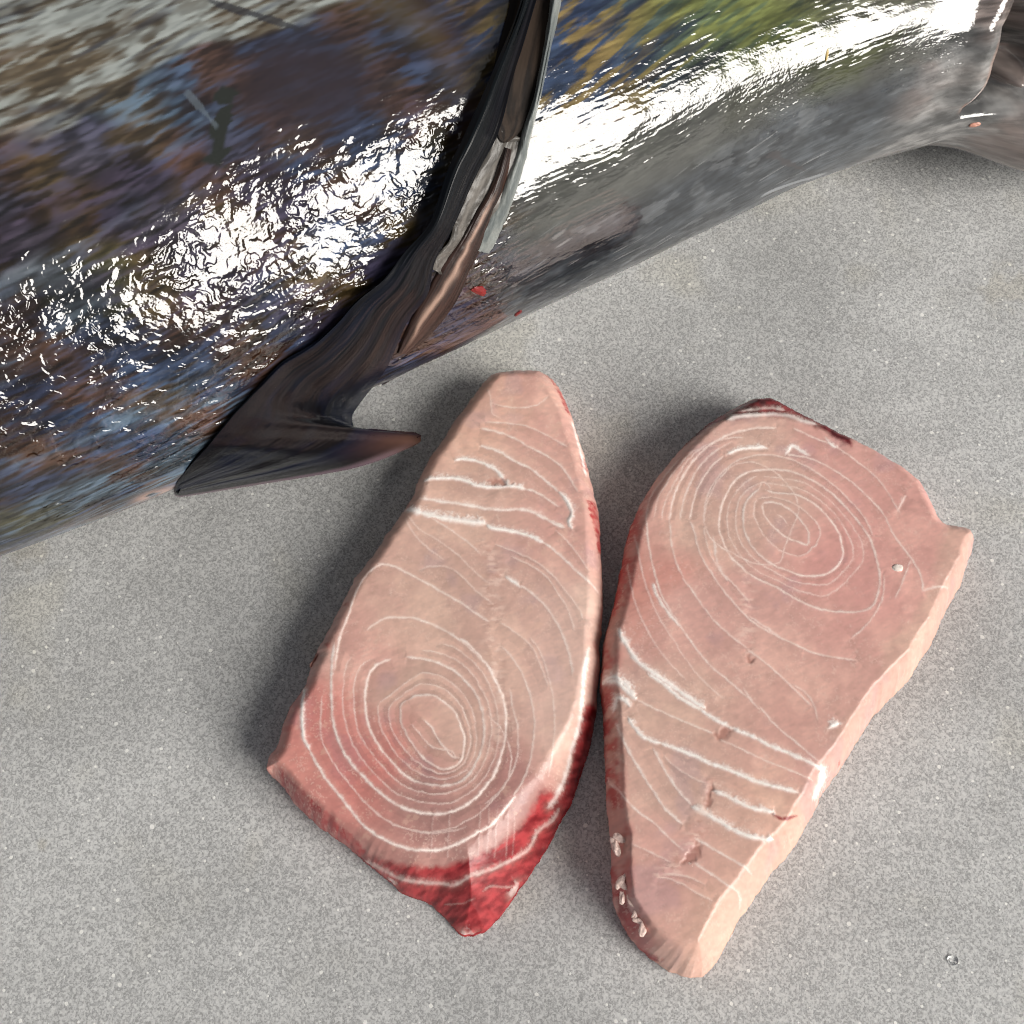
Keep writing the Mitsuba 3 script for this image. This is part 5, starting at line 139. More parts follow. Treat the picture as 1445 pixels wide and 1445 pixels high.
def between(a, b, k, s):
    """faint layers that lie between two measured ones"""
    a, b = dense(a, .5), dense(b, .5); n = min(len(a), len(b)); out = []
    b = b[np.linspace(0, len(b) - 1, n).astype(int)]
    j = cKDTree(b).query(a)[1]
    for m in range(1, k + 1):
        u = m / (k + 1); p = a * (1 - u) + b[j] * u
        p = smooth_open(p, 30) + np.c_[n2(p[:, 0], p[:, 1], .08, m) - .5, n2(p[:, 0], p[:, 1], .08, m + 9) - .5] * 2.2
        out.append([.32, s * (.7 + .6 * ((m * 37) % 10) / 10), .2, p.tolist()])
    return out
def smooth_open(P, n):
    P = P.copy()
    for _ in range(n): P[1:-1] = .25 * P[:-2] + .5 * P[1:-1] + .25 * P[2:]
    return P
def make_steak(key, O, lines, tears, H, seed, flesh_fn, red_poly, pits, relief):
    rng = np.random.default_rng(seed)
    B = smooth_closed(dense(O, 0.55, True), 5)
    nb = len(B); tan = np.roll(B[:, :2], -1, 0) - np.roll(B[:, :2], 1, 0); tan /= np.linalg.norm(tan, axis=1, keepdims=True)
    nor = np.c_[-tan[:, 1], tan[:, 0]]
    area = 0.5 * np.sum(B[:, 0] * np.roll(B[:, 1], -1) - np.roll(B[:, 0], -1) * B[:, 1])
    if area > 0: nor = -nor          # outward
    wob = (n2(B[:, 0], B[:, 1], .35, seed, 3) - .5) * 1.3 + (n2(B[:, 0], B[:, 1], 1.1, seed + 3, 2) - .5) * .5
    wob += (n2(B[:, 0], B[:, 1], 2.6, seed + 5, 2) - .5) * .55 * sst(.4, .65, n2(B[:, 0], B[:, 1], .12, seed + 6, 2))
    B[:, :2] += nor * wob[:, None]
    poly = Polygon(B[:, :2]).buffer(0)
    x0, y0, x1, y1 = poly.bounds; st = 0.55
    gx, gy = np.meshgrid(np.arange(x0, x1, st), np.arange(y0, y1, st * .87))
    gx = gx + (np.arange(gx.shape[0]) % 2)[:, None] * st / 2
    P = np.c_[gx.ravel(), gy.ravel()] + rng.uniform(-.06, .06, (gx.size, 2))
    pts = shapely.points(P); P = P[shapely.contains(poly, pts)]
    d, _ = cKDTree(B[:, :2]).query(P); P = P[d > .4]
    XY = np.vstack([B[:, :2], P])
    tri = Delaunay(XY).simplices
    cen = XY[tri].mean(1); tri = tri[shapely.contains(poly.buffer(.02), shapely.points(cen))]
    a = np.cross(XY[tri[:, 1]] - XY[tri[:, 0]], XY[tri[:, 2]] - XY[tri[:, 0]]); tri[a < 0] = tri[a < 0][:, ::-1]
    # height
    kt = cKDTree(B[:, :2]); dd, ii = kt.query(XY, k=1)
    kk = 90; d8, i8 = cKDTree(B[::3, :2]).query(XY, k=kk)
    w8 = 1 / (d8 + 3.0) ** 3.5; w8 /= w8.sum(1, keepdims=True)
    z0 = (w8 * B[::3, 2][i8]).sum(1); wd = (w8 * B[::3, 3][i8]).sum(1)
    z0[:nb] = B[:, 2]; near = np.exp(-dd / 2.0); z0 = z0 * (1 - near) + B[ii, 2] * near
    u = np.clip(dd / (wd * 1.3), 0, 1); z = z0 + (H - z0) * np.sin(u * math.pi / 2) ** .9
    x, y = XY[:, 0], XY[:, 1]
    inn = sst(0, 4, dd)
    z = z + inn * ((n2(x, y, .03, seed + 11) - .5) * 2.6 + (n2(x, y, .14, seed + 12) - .5) * .35)
    # seams of connective tissue
    S, A, W, FR, ID = [], [], [], [], []
    for k, (w, s, r, pl) in enumerate(lines):
        q = dense(pl, .15); n = len(q); S.append(q)
        end = np.minimum(1, np.minimum(np.arange(n), np.arange(n)[::-1]) * .15 / 2.5 + .25)
        j = meshkit.noise(np.c_[q * .55, np.full(n, k * 7.1)], seed); j2 = meshkit.noise(np.c_[q * 2.2, np.full(n, k * 3.3)], seed + 1)
        W.append(w * (1.35 if w > .75 else 1.2) * end * (.8 + .4 * j2) * (.75 + .5 * j)); FR.append(np.full(n, r * (w > .5))); A.append(s ** .7 * (.70 + .95 * j) * np.sqrt(end)); ID.append(np.full(n, k))
    S, A, W, FR, ID = np.vstack(S), np.concatenate(A), np.concatenate(W), np.concatenate(FR), np.concatenate(ID)
    warp = np.c_[n2(x, y, .5, seed + 21, 2) - .5, n2(x, y, .5, seed + 22, 2) - .5] * .9 + np.c_[n2(x, y, 1.6, seed + 23, 2) - .5, n2(x, y, 1.6, seed + 24, 2) - .5] * .45
    dl, il = cKDTree(S).query(XY + warp, k=6)
    dq = XY + warp - S[il[:, 0]]; tg = np.gradient(S, axis=0); tg /= np.maximum(np.linalg.norm(tg, axis=1, keepdims=True), 1e-9); tg = tg[il[:, 0]]
    side_ = np.tanh((tg[:, 0] * dq[:, 1] - tg[:, 1] * dq[:, 0]) / .35)
    comb = n2(x, y, 1.5, seed + 26, 3); wide = .90 + (1.9 * FR[il[:, 0]] * sst(.40, .72, comb) + .15) * (.5 + .5 * side_)
    seam_each = np.clip(A[il], 0, 1) * np.exp(-(dl / (.50 * W[il] * wide[:, None] + .10)) ** 2)
    best = seam_each.argmax(1); r_ = np.arange(len(XY))
    seam = seam_each[r_, best]; who = ID[il[r_, best]]
    thick = np.array([l[0] for l in lines])[who] * np.array([l[1] for l in lines])[who]
    z += seam * np.clip(thick - .5, .03, .42) * relief
    halo = np.exp(-(dl[:, 0] / 2.2) ** 2) * np.clip(thick, 0, 1)
    z += .09 * np.clip(thick * 3 - .25, 0, 1) * side_ * np.exp(-(dl[:, 0] / 2.6) ** 2) * inn - .25 * halo * (1 - seam) * relief
    # torn steps across the grain
    tear = np.zeros(len(XY))
    for q in tears:
        q = dense(q, .3); q = q + np.c_[n2(q[:, 0], q[:, 1], .8, seed + 31, 2) - .5, np.zeros(len(q))] * 2.4
        dt, it = cKDTree(q).query(XY); side = np.sign(x - q[it, 0])
        f = np.exp(-(dt / 3.5) ** 2); z += f * np.tanh((x - q[it, 0]) / 1.8) * -.12; tear = np.maximum(tear, np.exp(-(dt / 4.0) ** 2))
    pit = inside(pits, XY + warp * 2.2 + np.c_[n2(x, y, .45, seed + 32, 3) - .5, n2(x, y, .45, seed + 33, 3) - .5] * 3.2, 1.0) if pits else np.zeros(len(XY))
    z -= .45 * pit
    z += .22 * tear * (n2(x * .30 + y * .06, y * 1.0, .8, seed + 55, 3) - .5)
    fib = (n2(x * .35 + y * .2, y * .9 - x * .4, .9, seed + 41, 3) - .5)
    z += .07 * fib * inn
    red = inside([red_poly], XY + warp * 1.6 + np.c_[n2(x, y, .25, seed + 27, 3) - .5, n2(x, y, .25, seed + 28, 3) - .5] * 3, 1.7)
    col = flesh_fn(x, y, dd, red, fib, seed)
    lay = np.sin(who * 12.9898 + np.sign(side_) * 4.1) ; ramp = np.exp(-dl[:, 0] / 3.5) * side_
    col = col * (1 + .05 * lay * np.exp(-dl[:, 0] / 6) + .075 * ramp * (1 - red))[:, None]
    fl1 = 1 - np.abs(n2(x * .9 + y * .5, y * .9 - x * .5, .22, seed + 57, 4) - .5) / .012; fl2 = 1 - np.abs(n2(x * .6 - y * .8, y * .6 + x * .8, .30, seed + 58, 4) - .5) / .012
    fil = np.clip(np.maximum(fl1, fl2), 0, 1) * sst(.42, .62, n2(x, y, .12, seed + 59, 3)); col = lerp(col, (.76, .57, .49), fil * .42 * (1 - red))
    col = lerp(col, (.70, .50, .42), np.clip(halo * .22, 0, 1))
    fine = n2(x, y, 1.5, seed + 51, 3)
    col = lerp(col, lerp((.86, .72, .66), (.92, .86, .82), sst(.25, .8, thick)), np.clip(seam * (.55 + .8 * fine), 0, .97) * (1 - .45 * red))
    flake = tear * sst(.54, .62, n2(x * .30 + y * .06, y * 1.0, .8, seed + 55, 3)); col = lerp(col, (.78, .58, .50), flake * .5); col = lerp(col, (.42, .20, .16), tear * .35 * sst(.58, .68, n2(x * .4, y * .9, .7, seed + 56, 3))); col = lerp(col, (.34, .13, .10), pit * .6)
    # milky scrape marks left by the knife
    sc = sst(.62, .8, n2(x * .5 + y * .9, x * .9 - y * .5, .22, seed + 61, 4)) * sst(.5, .75, n2(x * 2.2, y * .8, .8, seed + 62, 3))
    col = lerp(col, (.80, .66, .58), sc * .40 * (1 - red))
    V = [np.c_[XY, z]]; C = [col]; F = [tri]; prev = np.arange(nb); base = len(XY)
    zb = z[:nb].copy(); lean = np.clip((B[:, 3] - 5) / 10, 0, 1)
    for k, t in enumerate((.12, .3, .5, .7, .85, 1.0)):
        off = -1.2 * (1 - lean) * t ** 2 * np.minimum(1, zb / 8) + .8 * np.sin(t * math.pi) + (n2(B[:, 0] + 40 * t, B[:, 1], .4, seed + 70 + k, 3) - .5) * 1.2 * (1 - .6 * t)
        ring = np.c_[B[:, :2] + nor * off[:, None], zb * (1 - t) + 0.15 * t]
        V.append(ring); C.append(flesh_fn(ring[:, 0], ring[:, 1], np.zeros(nb), inside([red_poly], ring[:, :2], .9), np.zeros(nb), seed + k))
        cur = np.arange(base, base + nb); nxt = np.roll(np.arange(nb), -1)
        q1 = np.c_[prev, cur, cur[nxt]]; q2 = np.c_[prev, cur[nxt], prev[nxt]]
        ff = np.vstack([q1, q2]); F.append(ff if area > 0 else ff[:, ::-1]); prev = cur; base += nb
    V, C, F = np.vstack(V) / 1000.0, np.clip(np.vstack(C), .004, .9), np.vstack(F)
    # outward check of the skirt
    nrm = vnormals(V, F)
    if (nrm[nb + len(P):][:, :2] * np.tile(nor, (6, 1))).sum() < 0:
        F[len(tri):] = F[len(tri):][:, ::-1]; nrm = vnormals(V, F)
    pad = len(V) - len(XY)
    redv = np.r_[red, np.concatenate([inside([red_poly], B[:, :2], .9)] * 6)]
    lab = np.zeros(len(F), int); lab[redv[F].mean(1) > .5] = 1
    sv = np.r_[seam, np.zeros(pad)]; wv = np.r_[who, np.zeros(pad, int)]
    strong = [k for k, l in enumerate(lines) if l[0] * l[1] >= .78]
    fs = sv[F].mean(1) > .42; fw = wv[F[:, 0]]
    m = 0
    for k in strong:
        sel = fs & (fw == k)
        if sel.sum() < 30: continue
        lab[sel] = 2
        split(key + '__fat_seam' + ('_%03d' % m if m else ''), V, F, sel, 'fat_material', C, nrm); m += 1
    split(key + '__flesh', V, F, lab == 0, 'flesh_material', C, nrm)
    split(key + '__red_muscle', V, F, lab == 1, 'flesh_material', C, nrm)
    return XY, z

def blotch(x, y, pts):
    """flesh tone between measured spots (x, y, colour), broken up by noise"""
    q = np.array([p[:2] for p in pts], float); c = np.array([p[2] for p in pts], float)
    wx, wy = x + (n2(x, y, .05, 5, 4) - .5) * 30, y + (n2(x, y, .05, 6, 4) - .5) * 30
    w = 1 / (((wx[:, None] - q[:, 0]) ** 2 + (wy[:, None] - q[:, 1]) ** 2) + 60) ** 1.6
    return (w @ c) / w.sum(1, keepdims=True)
TAN, PINK, ROSE, PEACH, PALE = (.58, .375, .31), (.61, .345, .295), (.54, .20, .175), (.67, .41, .325), (.64, .43, .365)
def flesh1(x, y, dd, red, fib, seed):
    c = blotch(x, y, [(-12, 2, TAN), (-30, -60, TAN), (-45, -90, TAN), (-20, -110, TAN), (-35, -40, TAN), (10, 60, PINK), (20, 30, PINK), (-5, 40, PEACH), (-15, 30, PEACH), (30, -20, PINK), (38, -60, PALE), (30, -100, PALE), (-85, -110, ROSE), (-95, -100, ROSE), (-60, -130, ROSE), (-70, -80, PINK), (-100, -85, PALE), (-30, -150, (.38, .20, .18)), (0, -140, (.40, .20, .18))])
    g = n2(x, y, .35, seed + 80, 4)
    mv = n2(x, y, .055, seed + 84, 4); c = lerp(c, c * np.array([.90, .92, 1.0]), sst(.42, .30, mv)); c = lerp(c, c * np.array([1.12, 1.16, 1.14]), sst(.52, .66, mv))
    c = c * (.91 + .18 * g)[:, None] * (1 + .30 * fib)[:, None] * (.95 + .10 * n2(x, y, 1.7, seed + 90, 2))[:, None]
    blood = sst(.66, .80, n2(x, y, .16, seed + 81, 4)) * sst(10, 2, dd)
    spot = inside(S1, np.c_[x, y] + np.c_[n2(x, y, .6, 93, 3) - .5, n2(x, y, .6, 94, 3) - .5] * 3, .8); c = lerp(c, (.40, .05, .05), spot * (.55 + .4 * sst(.35, .6, n2(x, y, .7, 96, 3))))
    vein = sst(.62, .70, n2(x * .7 - y * .3, y * .8 + x * .2, .35, seed + 95, 4)); c = lerp(c, (.66, .43, .34), vein * .35)
    c = lerp(c, (.42, .06, .05), blood * .6)
    rn = n2(x * .6 + y * .4, y * 1.6 - x, .35, seed + 82, 4)
    rc = lerp((.17, .008, .012), (.42, .045, .05), sst(.3, .72, rn))
    rc = lerp(rc, (.62, .30, .27), sst(.6, .8, n2(x, y, .22, seed + 83, 4)) * .25 * sst(-20, 20, x))
    return lerp(c, rc, red)
def flesh2(x, y, dd, red, fib, seed):
    c = blotch(x, y, [(118, 0, TAN), (120, 20, TAN), (95, -20, TAN), (80, -60, (.60, .345, .30)), (70, -100, TAN), (75, -140, TAN), (105, -60, (.60, .345, .30)), (150, 20, (.61, .325, .285)), (170, -10, (.63, .33, .29)), (150, -40, (.62, .315, .28)), (120, -120, PINK), (110, -150, PEACH), (90, -195, PEACH), (60, -170, PINK), (58, -48, (.54, .24, .20)), (62, 0, PINK), (110, 40, (.60, .36, .31)), (160, 35, PINK)])
    fl = inside([F2], np.c_[x, y] + np.c_[n2(x, y, .3, 91, 3) - .5, n2(x, y, .3, 92, 3) - .5] * 5, 3.0)
    c = lerp(c, (.61, .38, .31), fl * .8)
    g = n2(x, y, .35, seed + 80, 4)
    mv = n2(x, y, .055, seed + 84, 4); c = lerp(c, c * np.array([.90, .92, 1.0]), sst(.42, .30, mv)); c = lerp(c, c * np.array([1.12, 1.16, 1.14]), sst(.52, .66, mv))
    c = c * (.91 + .18 * g)[:, None] * (1 + .30 * fib)[:, None] * (.95 + .10 * n2(x, y, 1.7, seed + 90, 2))[:, None]
    blood = sst(.70, .82, n2(x, y, .16, seed + 81, 4)) * sst(8, 1, dd)
    c = lerp(c, (.45, .08, .07), blood * .6)
    spot = inside([B2] + S2, np.c_[x, y], .6); c = lerp(c, (.26, .015, .018), spot * .95)
    left = sst(70, 52, x - (y + 100) * .02) * sst(9, 1, dd) * sst(.4, .6, n2(x, y, .2, 77, 3)); c = lerp(c, (.42, .05, .05), left * .8)
    rc = lerp((.055, .006, .009), (.24, .02, .025), sst(.3, .75, n2(x, y, .3, seed + 82, 4)))
    return lerp(c, rc, red)
LA = L1 + sum([between(L1[i][3], L1[j][3], k, .34) for i, j, k in RING1], [])
LB = L2 + sum([between(L2[i][3], L2[j][3], k, .34) for i, j, k in RING2], [])
make_steak('fish_steak', O1, LA, T1, 30.0, 101, flesh1, R1, G1, .75)
make_steak('fish_steak_001', O2, LB, T2, 32.0, 202, flesh2, R2, G2, .7)
labels['fish_steak'] = {'label': 'raw pink fish steak with dark red muscle at its lower pointed end, nearer the fin', 'category': 'fish steak', 'group': 'two raw fish steaks on the slab'}
labels['fish_steak_001'] = {'label': 'raw pink fish steak with dark red rim at its rounded top and pale peach flank', 'category': 'fish steak', 'group': 'two raw fish steaks on the slab'}
labels['fish_steak__red_muscle'] = {'label': 'dark red muscle at the lower tip'}
labels['fish_steak_001__red_muscle'] = {'label': 'thin dark red rim along the rounded top'}
for k, (x, y, r) in enumerate(lump):
    m = trimesh.creation.icosphere(3, 1.0); p = np.array(m.vertices)
    p = p * (.45 + 1.1 * N3(p * 1.4 + k * 9, 2, 7 + k))[:, None] * np.array([r * 1.5, r * .7, r * .6]); an = 1.9 + .9 * math.sin(k * 2.3)
    p = p @ np.array([[math.cos(an), -math.sin(an), 0], [math.sin(an), math.cos(an), 0], [0, 0, 1]]).T + [x, y, 27.0 if k < 9 else 31.3]
    c = np.tile([[.72, .53, .47]], (len(p), 1)) * (.75 + .5 * N3(p * .9, 3, k))[:, None]
    put('fish_steak_001__fat_shred' + ('_%03d' % k if k else ''), p / 1000, np.array(m.faces), 'fat_material', np.clip(c, 0, .88))

# ---- the fish ---------------------------------------------------------------------------
KS = np.array([-.5, -.3, -.1, .1, .3, .55])
fA, fB = PchipInterpolator(KS, [.165, .16, .145, .115, .09, .08]), PchipInterpolator(KS, [.12, .115, .105, .088, .07, .062])
fC = PchipInterpolator(np.linspace(-.5, .55, 16), cx)
AL = math.radians(24); AX = np.array([math.cos(AL), math.sin(AL)]); AN = np.array([math.sin(AL), -math.cos(AL)]); OR = np.array([-.05, .2])
def skin(s, ph, lift=0.0):
    ca, sa = np.cos(ph), np.sin(ph)
    xy = OR + s[:, None] * AX + (fC(s) + (fA(s) + lift) * ca)[:, None] * AN
    return np.c_[xy, fB(s) + (fB(s) + lift) * sa]
sg = np.r_[np.linspace(-.5, -.275, 24)[:-1], np.linspace(-.275, .305, 1100), np.linspace(.305, .55, 26)[1:]]
pg = np.radians(np.r_[np.linspace(-180, -50, 40)[:-1], np.linspace(-50, 105, 600), np.linspace(105, 180, 24)[1:]])
s_, p_ = np.meshgrid(sg, pg, indexing='ij'); sh = s_.shape; s, ph = s_.ravel(), p_.ravel(); deg = np.degrees(ph); vv = ph * .115
inb = (s > -.275) & (s < .305) & (deg > -50) & (deg < 105)
def fb(fs, fv, seed, octaves=4, rot=0.0):
    out = np.full(len(s), .5)
    out[inb] = meshkit.fbm(np.stack([(s[inb] + rot * vv[inb]) * fs, (vv[inb] - rot * s[inb]) * fv, np.full(inb.sum(), 1.3)], -1), octaves, seed)
    return out
gl = np.array(gill); gedge = np.interp(deg, gl[::-1, 1], gl[::-1, 0]); gdist = s - gedge
cav = sst(0.0, .003, gdist) * sst(-3, 6, deg) * sst(62, 44, deg)
lift = (fb(9, 9, 1, 3) - .5) * .006 + (fb(45, 70, 2, 3) - .5) * .0012
lift += .0036 * sst(-.01, .05, s) * np.exp(-((deg - 37 - (s - .1) * 30) / 15) ** 2)
lift += .004 * np.exp(-((gdist + .006) / .008) ** 2) * sst(0, 15, deg)
lift -= cav * .034 * np.exp(-(np.clip(gdist, 0, 1) / .03) ** 2)
lobe = np.exp(-(((s - .268 - (deg - 32) * .0004) / .007) ** 2 + ((deg - 34) / 8) ** 2)) + .7 * np.exp(-(((s - .262) / .008) ** 2 + ((deg - 11) / 4) ** 2)) + .6 * np.exp(-(((s - .275) / .004) ** 2 + ((deg - 20) / 9) ** 2))
lift += .030 * np.minimum(1, lobe)
lift += .030 * sst(.236, .30, s) * np.exp(-((deg + 22) / 22) ** 2)
V = skin(s, ph, lift)
# skin pigments: bars, streaks along the body, silvery back, dark belly
F1, F2_ = sst(.36, .62, fb(85, 620, 61, 2, .10 )), sst(.30, .70, fb(170, 1000, 62, 1, .14))
F3 = sst(.34, .66, fb(60, 420, 63, 4, .35))
W1, W2, W3 = fb(10, 14, 3) - .5, fb(26, 60, 4) - .5, fb(14, 130, 5, 4, .12) - .5
streak, streak2, grain = fb(16, 210, 6, 4, .10), fb(30, 420, 7, 3, .06), fb(160, 300, 8, 3)
BLK, NAVY, BLUE, STEEL, PURP = (.010, .010, .013), (.008, .013, .034), (.030, .048, .095), (.085, .125, .165), (.040, .030, .055)
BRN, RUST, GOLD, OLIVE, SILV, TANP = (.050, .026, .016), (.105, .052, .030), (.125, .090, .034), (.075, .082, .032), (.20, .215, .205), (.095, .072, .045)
q = s + .055 * (deg - 45) / 30 * .6 + W1 * .075 + W2 * .022 + W3 * .008
bar = .5 + .5 * np.sin(q * 2 * math.pi / .044 + 1.0); bar = sst(-.25, .95, bar + (F1 - .5) * .8 + (F2_ - .5) * .45 + (fb(30, 45, 64, 4) - .5) * .8)
hue = fb(17, 22, 9, 4)
warm = lerp(BRN, RUST, sst(.36, .58, hue + W3 * .5)); warm = lerp(warm, GOLD, sst(.55, .68, fb(15, 20, 10, 4) + W3 * .3) * .8); warm = lerp(warm, OLIVE, sst(.56, .7, fb(18, 24, 11, 4)) * .8)
cool = lerp(NAVY, BLUE, sst(.3, .6, hue + W3 * .6)); cool = lerp(cool, STEEL, sst(.42, .62, fb(14, 26, 12, 4) + W3 * .5) * sst(-.07, -.14, s + W1 * .06)); cool = lerp(cool, PURP, sst(.5, .62, fb(16, 24, 13, 3)) * .8)
left = lerp(warm, cool, np.clip(bar * .9 + (hue - .5) * .6, 0, 1))
left = left * .64 * (.35 + .45 * sst(.3, .7, streak) + .75 * F1)[:, None] * (.30 + .4 * sst(.3, .7, streak2) + 1.0 * F2_)[:, None] * (1 - .35 * sst(.55, .75, fb(35, 30, 65, 4)))[:, None]
dk = np.exp(-(((s + .066) / .030) ** 2 + ((deg - 60) / 9) ** 2)); left = lerp(left, (.022, .015, .020), np.clip(dk * 1.2 + W3 * .4, 0, .9))
arc = np.exp(-((np.hypot((s + .052) / .052, (deg - 52) / 24 * .9) - .85) / .16) ** 2) * sst(-.075, -.03, s); left = lerp(left, lerp(RUST, GOLD, sst(.4, .6, hue)), arc * .35)
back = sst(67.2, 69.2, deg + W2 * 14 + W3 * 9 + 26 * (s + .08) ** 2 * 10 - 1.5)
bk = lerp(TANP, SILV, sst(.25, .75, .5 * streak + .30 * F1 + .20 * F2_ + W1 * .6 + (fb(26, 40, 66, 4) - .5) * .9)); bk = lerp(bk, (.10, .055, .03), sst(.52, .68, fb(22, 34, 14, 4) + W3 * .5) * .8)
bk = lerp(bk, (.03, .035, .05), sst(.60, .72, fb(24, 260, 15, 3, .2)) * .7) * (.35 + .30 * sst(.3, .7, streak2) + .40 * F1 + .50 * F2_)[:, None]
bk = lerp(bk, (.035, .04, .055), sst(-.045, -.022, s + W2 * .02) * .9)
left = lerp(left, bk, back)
right = lerp(BLUE, lerp(GOLD, RUST, sst(.48, .6, hue)), sst(.36, .64, .5 * fb(22, 160, 16, 4, .42) + .5 * F3 + (s - .07) * 1.2))
right = lerp(right, (.09, .12, .035), sst(.05, .11, s + W1 * .04) * .75); right = lerp(right, NAVY, sst(.52, .64, fb(18, 240, 17, 3, .3)) * .75)
right = lerp(right, (.12, .12, .085), sst(.13, .19, s + W1 * .04))
mid = lerp((.045, .045, .032), (.065, .066, .060), sst(.35, .65, hue)); mid = lerp(mid, (.045, .05, .02), sst(.5, .65, fb(24, 40, 18, 4)) * .8)
right = lerp(right, mid, sst(46, 34, deg + W2 * 12))
gry = lerp((.040, .045, .050), (.100, .107, .112), sst(.40, .62, fb(22, 30, 19, 4) + W3 * .3)); gry = lerp(gry, (.15, .155, .155), sst(.57, .62, fb(30, 34, 20, 4)) * .55)
gry = lerp(gry, (.03, .032, .036), sst(.55, .66, fb(60, 90, 21, 4)) * .7); fine_m = fb(150, 210, 69, 3); gry = gry * .60 * (.72 + .5 * sst(.3, .7, fine_m) + .2 * (F2_ - .5))[:, None] * np.array([.95, 1.0, 1.08]); gry = lerp(gry, (.14, .15, .16), sst(.62, .68, fb(70, 160, 70, 4)) * .4); gry = lerp(gry, (.22, .225, .23), sst(.70, .78, fb(45, 380, 67, 3, .3)) * .6)
right = lerp(right, gry, sst(25, 14, deg - (s - .05) * 60 + W1 * 20))
hd = lerp((.085, .085, .085), (.22, .215, .21), sst(.36, .62, fb(30, 50, 22, 4))); hd = hd * (.55 + .9 * sst(.3, .7, fb(130, 170, 71, 4)))[:, None]; hd = lerp(hd, (.20, .155, .14), sst(.5, .64, fb(26, 40, 23, 3)) * .7)
right = lerp(right, hd, sst(.19, .232, s + W1 * .03 - (deg - 20) * .0004)) 
upf = sst(26, 40, deg + W2 * 12); right = right * (1 + upf * (-.65 + .6 * sst(.3, .7, streak) + .5 * F3) + (1 - upf) * .25 * (F3 - .5))[:, None] * (1 + (.25 + .75 * upf) * (-.5 + .5 * sst(.3, .7, streak2) + .45 * F2_))[:, None]
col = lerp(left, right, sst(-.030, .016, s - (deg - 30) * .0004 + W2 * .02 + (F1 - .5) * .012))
col = col * (.8 + .4 * grain)[:, None]
# dark scuff and pale scratch on the flank
def seg(a, b, w):
    a, b = np.array(a), np.array(b); P = np.c_[s, vv]; t = ((P - a) @ (b - a)) / ((b - a) @ (b - a)); d = np.linalg.norm(P - a - t[:, None] * (b - a), axis=1)
    return sst(w * 1.2, w * .7, d + (F1 - .5) * w * .7 + W3 * .004) * sst(-.05, .03, t + W2 * .3) * sst(1.05, .97, t + W3 * .3)
rad = lambda g: math.radians(g) * .115
col = lerp(col, (.014, .016, .013), seg((-.094, rad(63.5)), (-.110, rad(53)), .0034) * sst(.30, .45, fb(60, 500, 24, 3) + .12))
col = lerp(col, (.12, .15, .18), seg((-.110, rad(65)), (-.104, rad(58)), .0010) * .4)
col = lerp(col, (.02, .02, .025), seg((-.088, rad(77)), (-.062, rad(69)), .0011) * .8)
col = lerp(col, (.30, .32, .34), seg((.125, rad(-8)), (.165, rad(-13)), .0025) * .7)
col = lerp(col, (.045, .04, .042), seg((.125, rad(12)), (.150, rad(-4)), .0018) * .8)
col = lerp(col, (.30, .20, .165), np.exp(-((gdist + .001) / .0012) ** 2) * sst(0, 6, deg) * sst(34, 24, deg) * .7)
for sm, dm in pale: col = lerp(col, (.42, .27, .22), np.exp(-(((s - sm) / .006) ** 2 + ((deg - dm) / 3.5) ** 2)) * sst(.35, .55, fb(120, 160, 72, 3) + .1))
col = np.clip(col, .003, .8)
f = grid_faces(*sh); uv = np.c_[s, vv]
nrm = vnormals(V, f)
if nrm[np.argmax(V[:, 2])][2] < 0: f = f[:, ::-1]; nrm = -nrm
def skin_height(p, n, uv):
    s, v = uv.x, uv.y
    onleft = 1 - smoothstep(-0.02, 0.0, s)
    d = v / 0.115 * (180 / math.pi)
    wet = smoothstep(-10.0, 0.0, d) * (1 - smoothstep(44.0, 58.0, d + 14 * (fbm(s * 25, v * 25, 0.0, 3) - 0.5)))
    wx = s + 0.005 * (noise(s * 90, v * 90) - 0.5) + 0.0022 * (noise(s * 420, v * 420 + 8) - 0.5)
    wy = v + 0.005 * (noise(s * 90 + 40, v * 90) - 0.5) + 0.0022 * (noise(s * 420 + 21, v * 420) - 0.5)
    a = noise(wx * 190, wy * 235)
    b = noise(wx * 430 + 7, wy * 530)
    c = noise(s * 1500, v * 1700)
    blobs = 0.00049 * smoothstep(0.26, 0.74, a) + 0.00030 * smoothstep(0.27, 0.73, b) + 0.00010 * c
    patch = 0.42 + 0.85 * smoothstep(0.36, 0.56, fbm(s * 52 + 3, v * 60, 1.0, 3))
    hl = blobs * wet * patch + (1 - wet) * (0.00004 * noise(s * 300, v * 1500) + 0.00003 * noise(s * 900, v * 1300))
    r1 = noise((s + v * 0.35) * 130, (v - s * 0.12) * 900); r2 = noise(s * 420, v * 900); r3 = noise(s * 1300, v * 1700)
    amp = 0.5 + 0.9 * smoothstep(0.4, 0.7, fbm(s * 30, v * 60, 2.0, 3))
    sp = smoothstep(10.0, 20.0, d) * (1 - smoothstep(30.0, 37.0, d)) * smoothstep(0.35, 0.6, fbm(s * 24 + 9, v * 30, 4.0, 3))
    hr = (0.00013 * r1 + 0.00007 * r2) * amp + sp * (0.00022 * noise(s * 520, v * 700) + 0.00009 * r3) + 0.00003 * r3
    hr = hr * (0.55 + 0.45 * smoothstep(12.0, 24.0, d))
    return hl * onleft + hr * (1 - onleft)
scene['skin_material'] = {'type': 'bumpmap', 'scale': 1.0, 'arbitrary': mikit.proc(skin_height, 2e-4),
    'bsdf': {'type': 'principled', 'base_color': VC, 'roughness': 0.10, 'specular': 1.0}}
scene['fin_material'] = {'type': 'twosided', 'bsdf': {'type': 'principled', 'base_color': VC, 'roughness': 0.30, 'specular': 0.22}}
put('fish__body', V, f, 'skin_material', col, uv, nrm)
labels['fish'] = {'label': 'whole dark iridescent fish lying across the top of the slab, wet and shining', 'category': 'fish'}

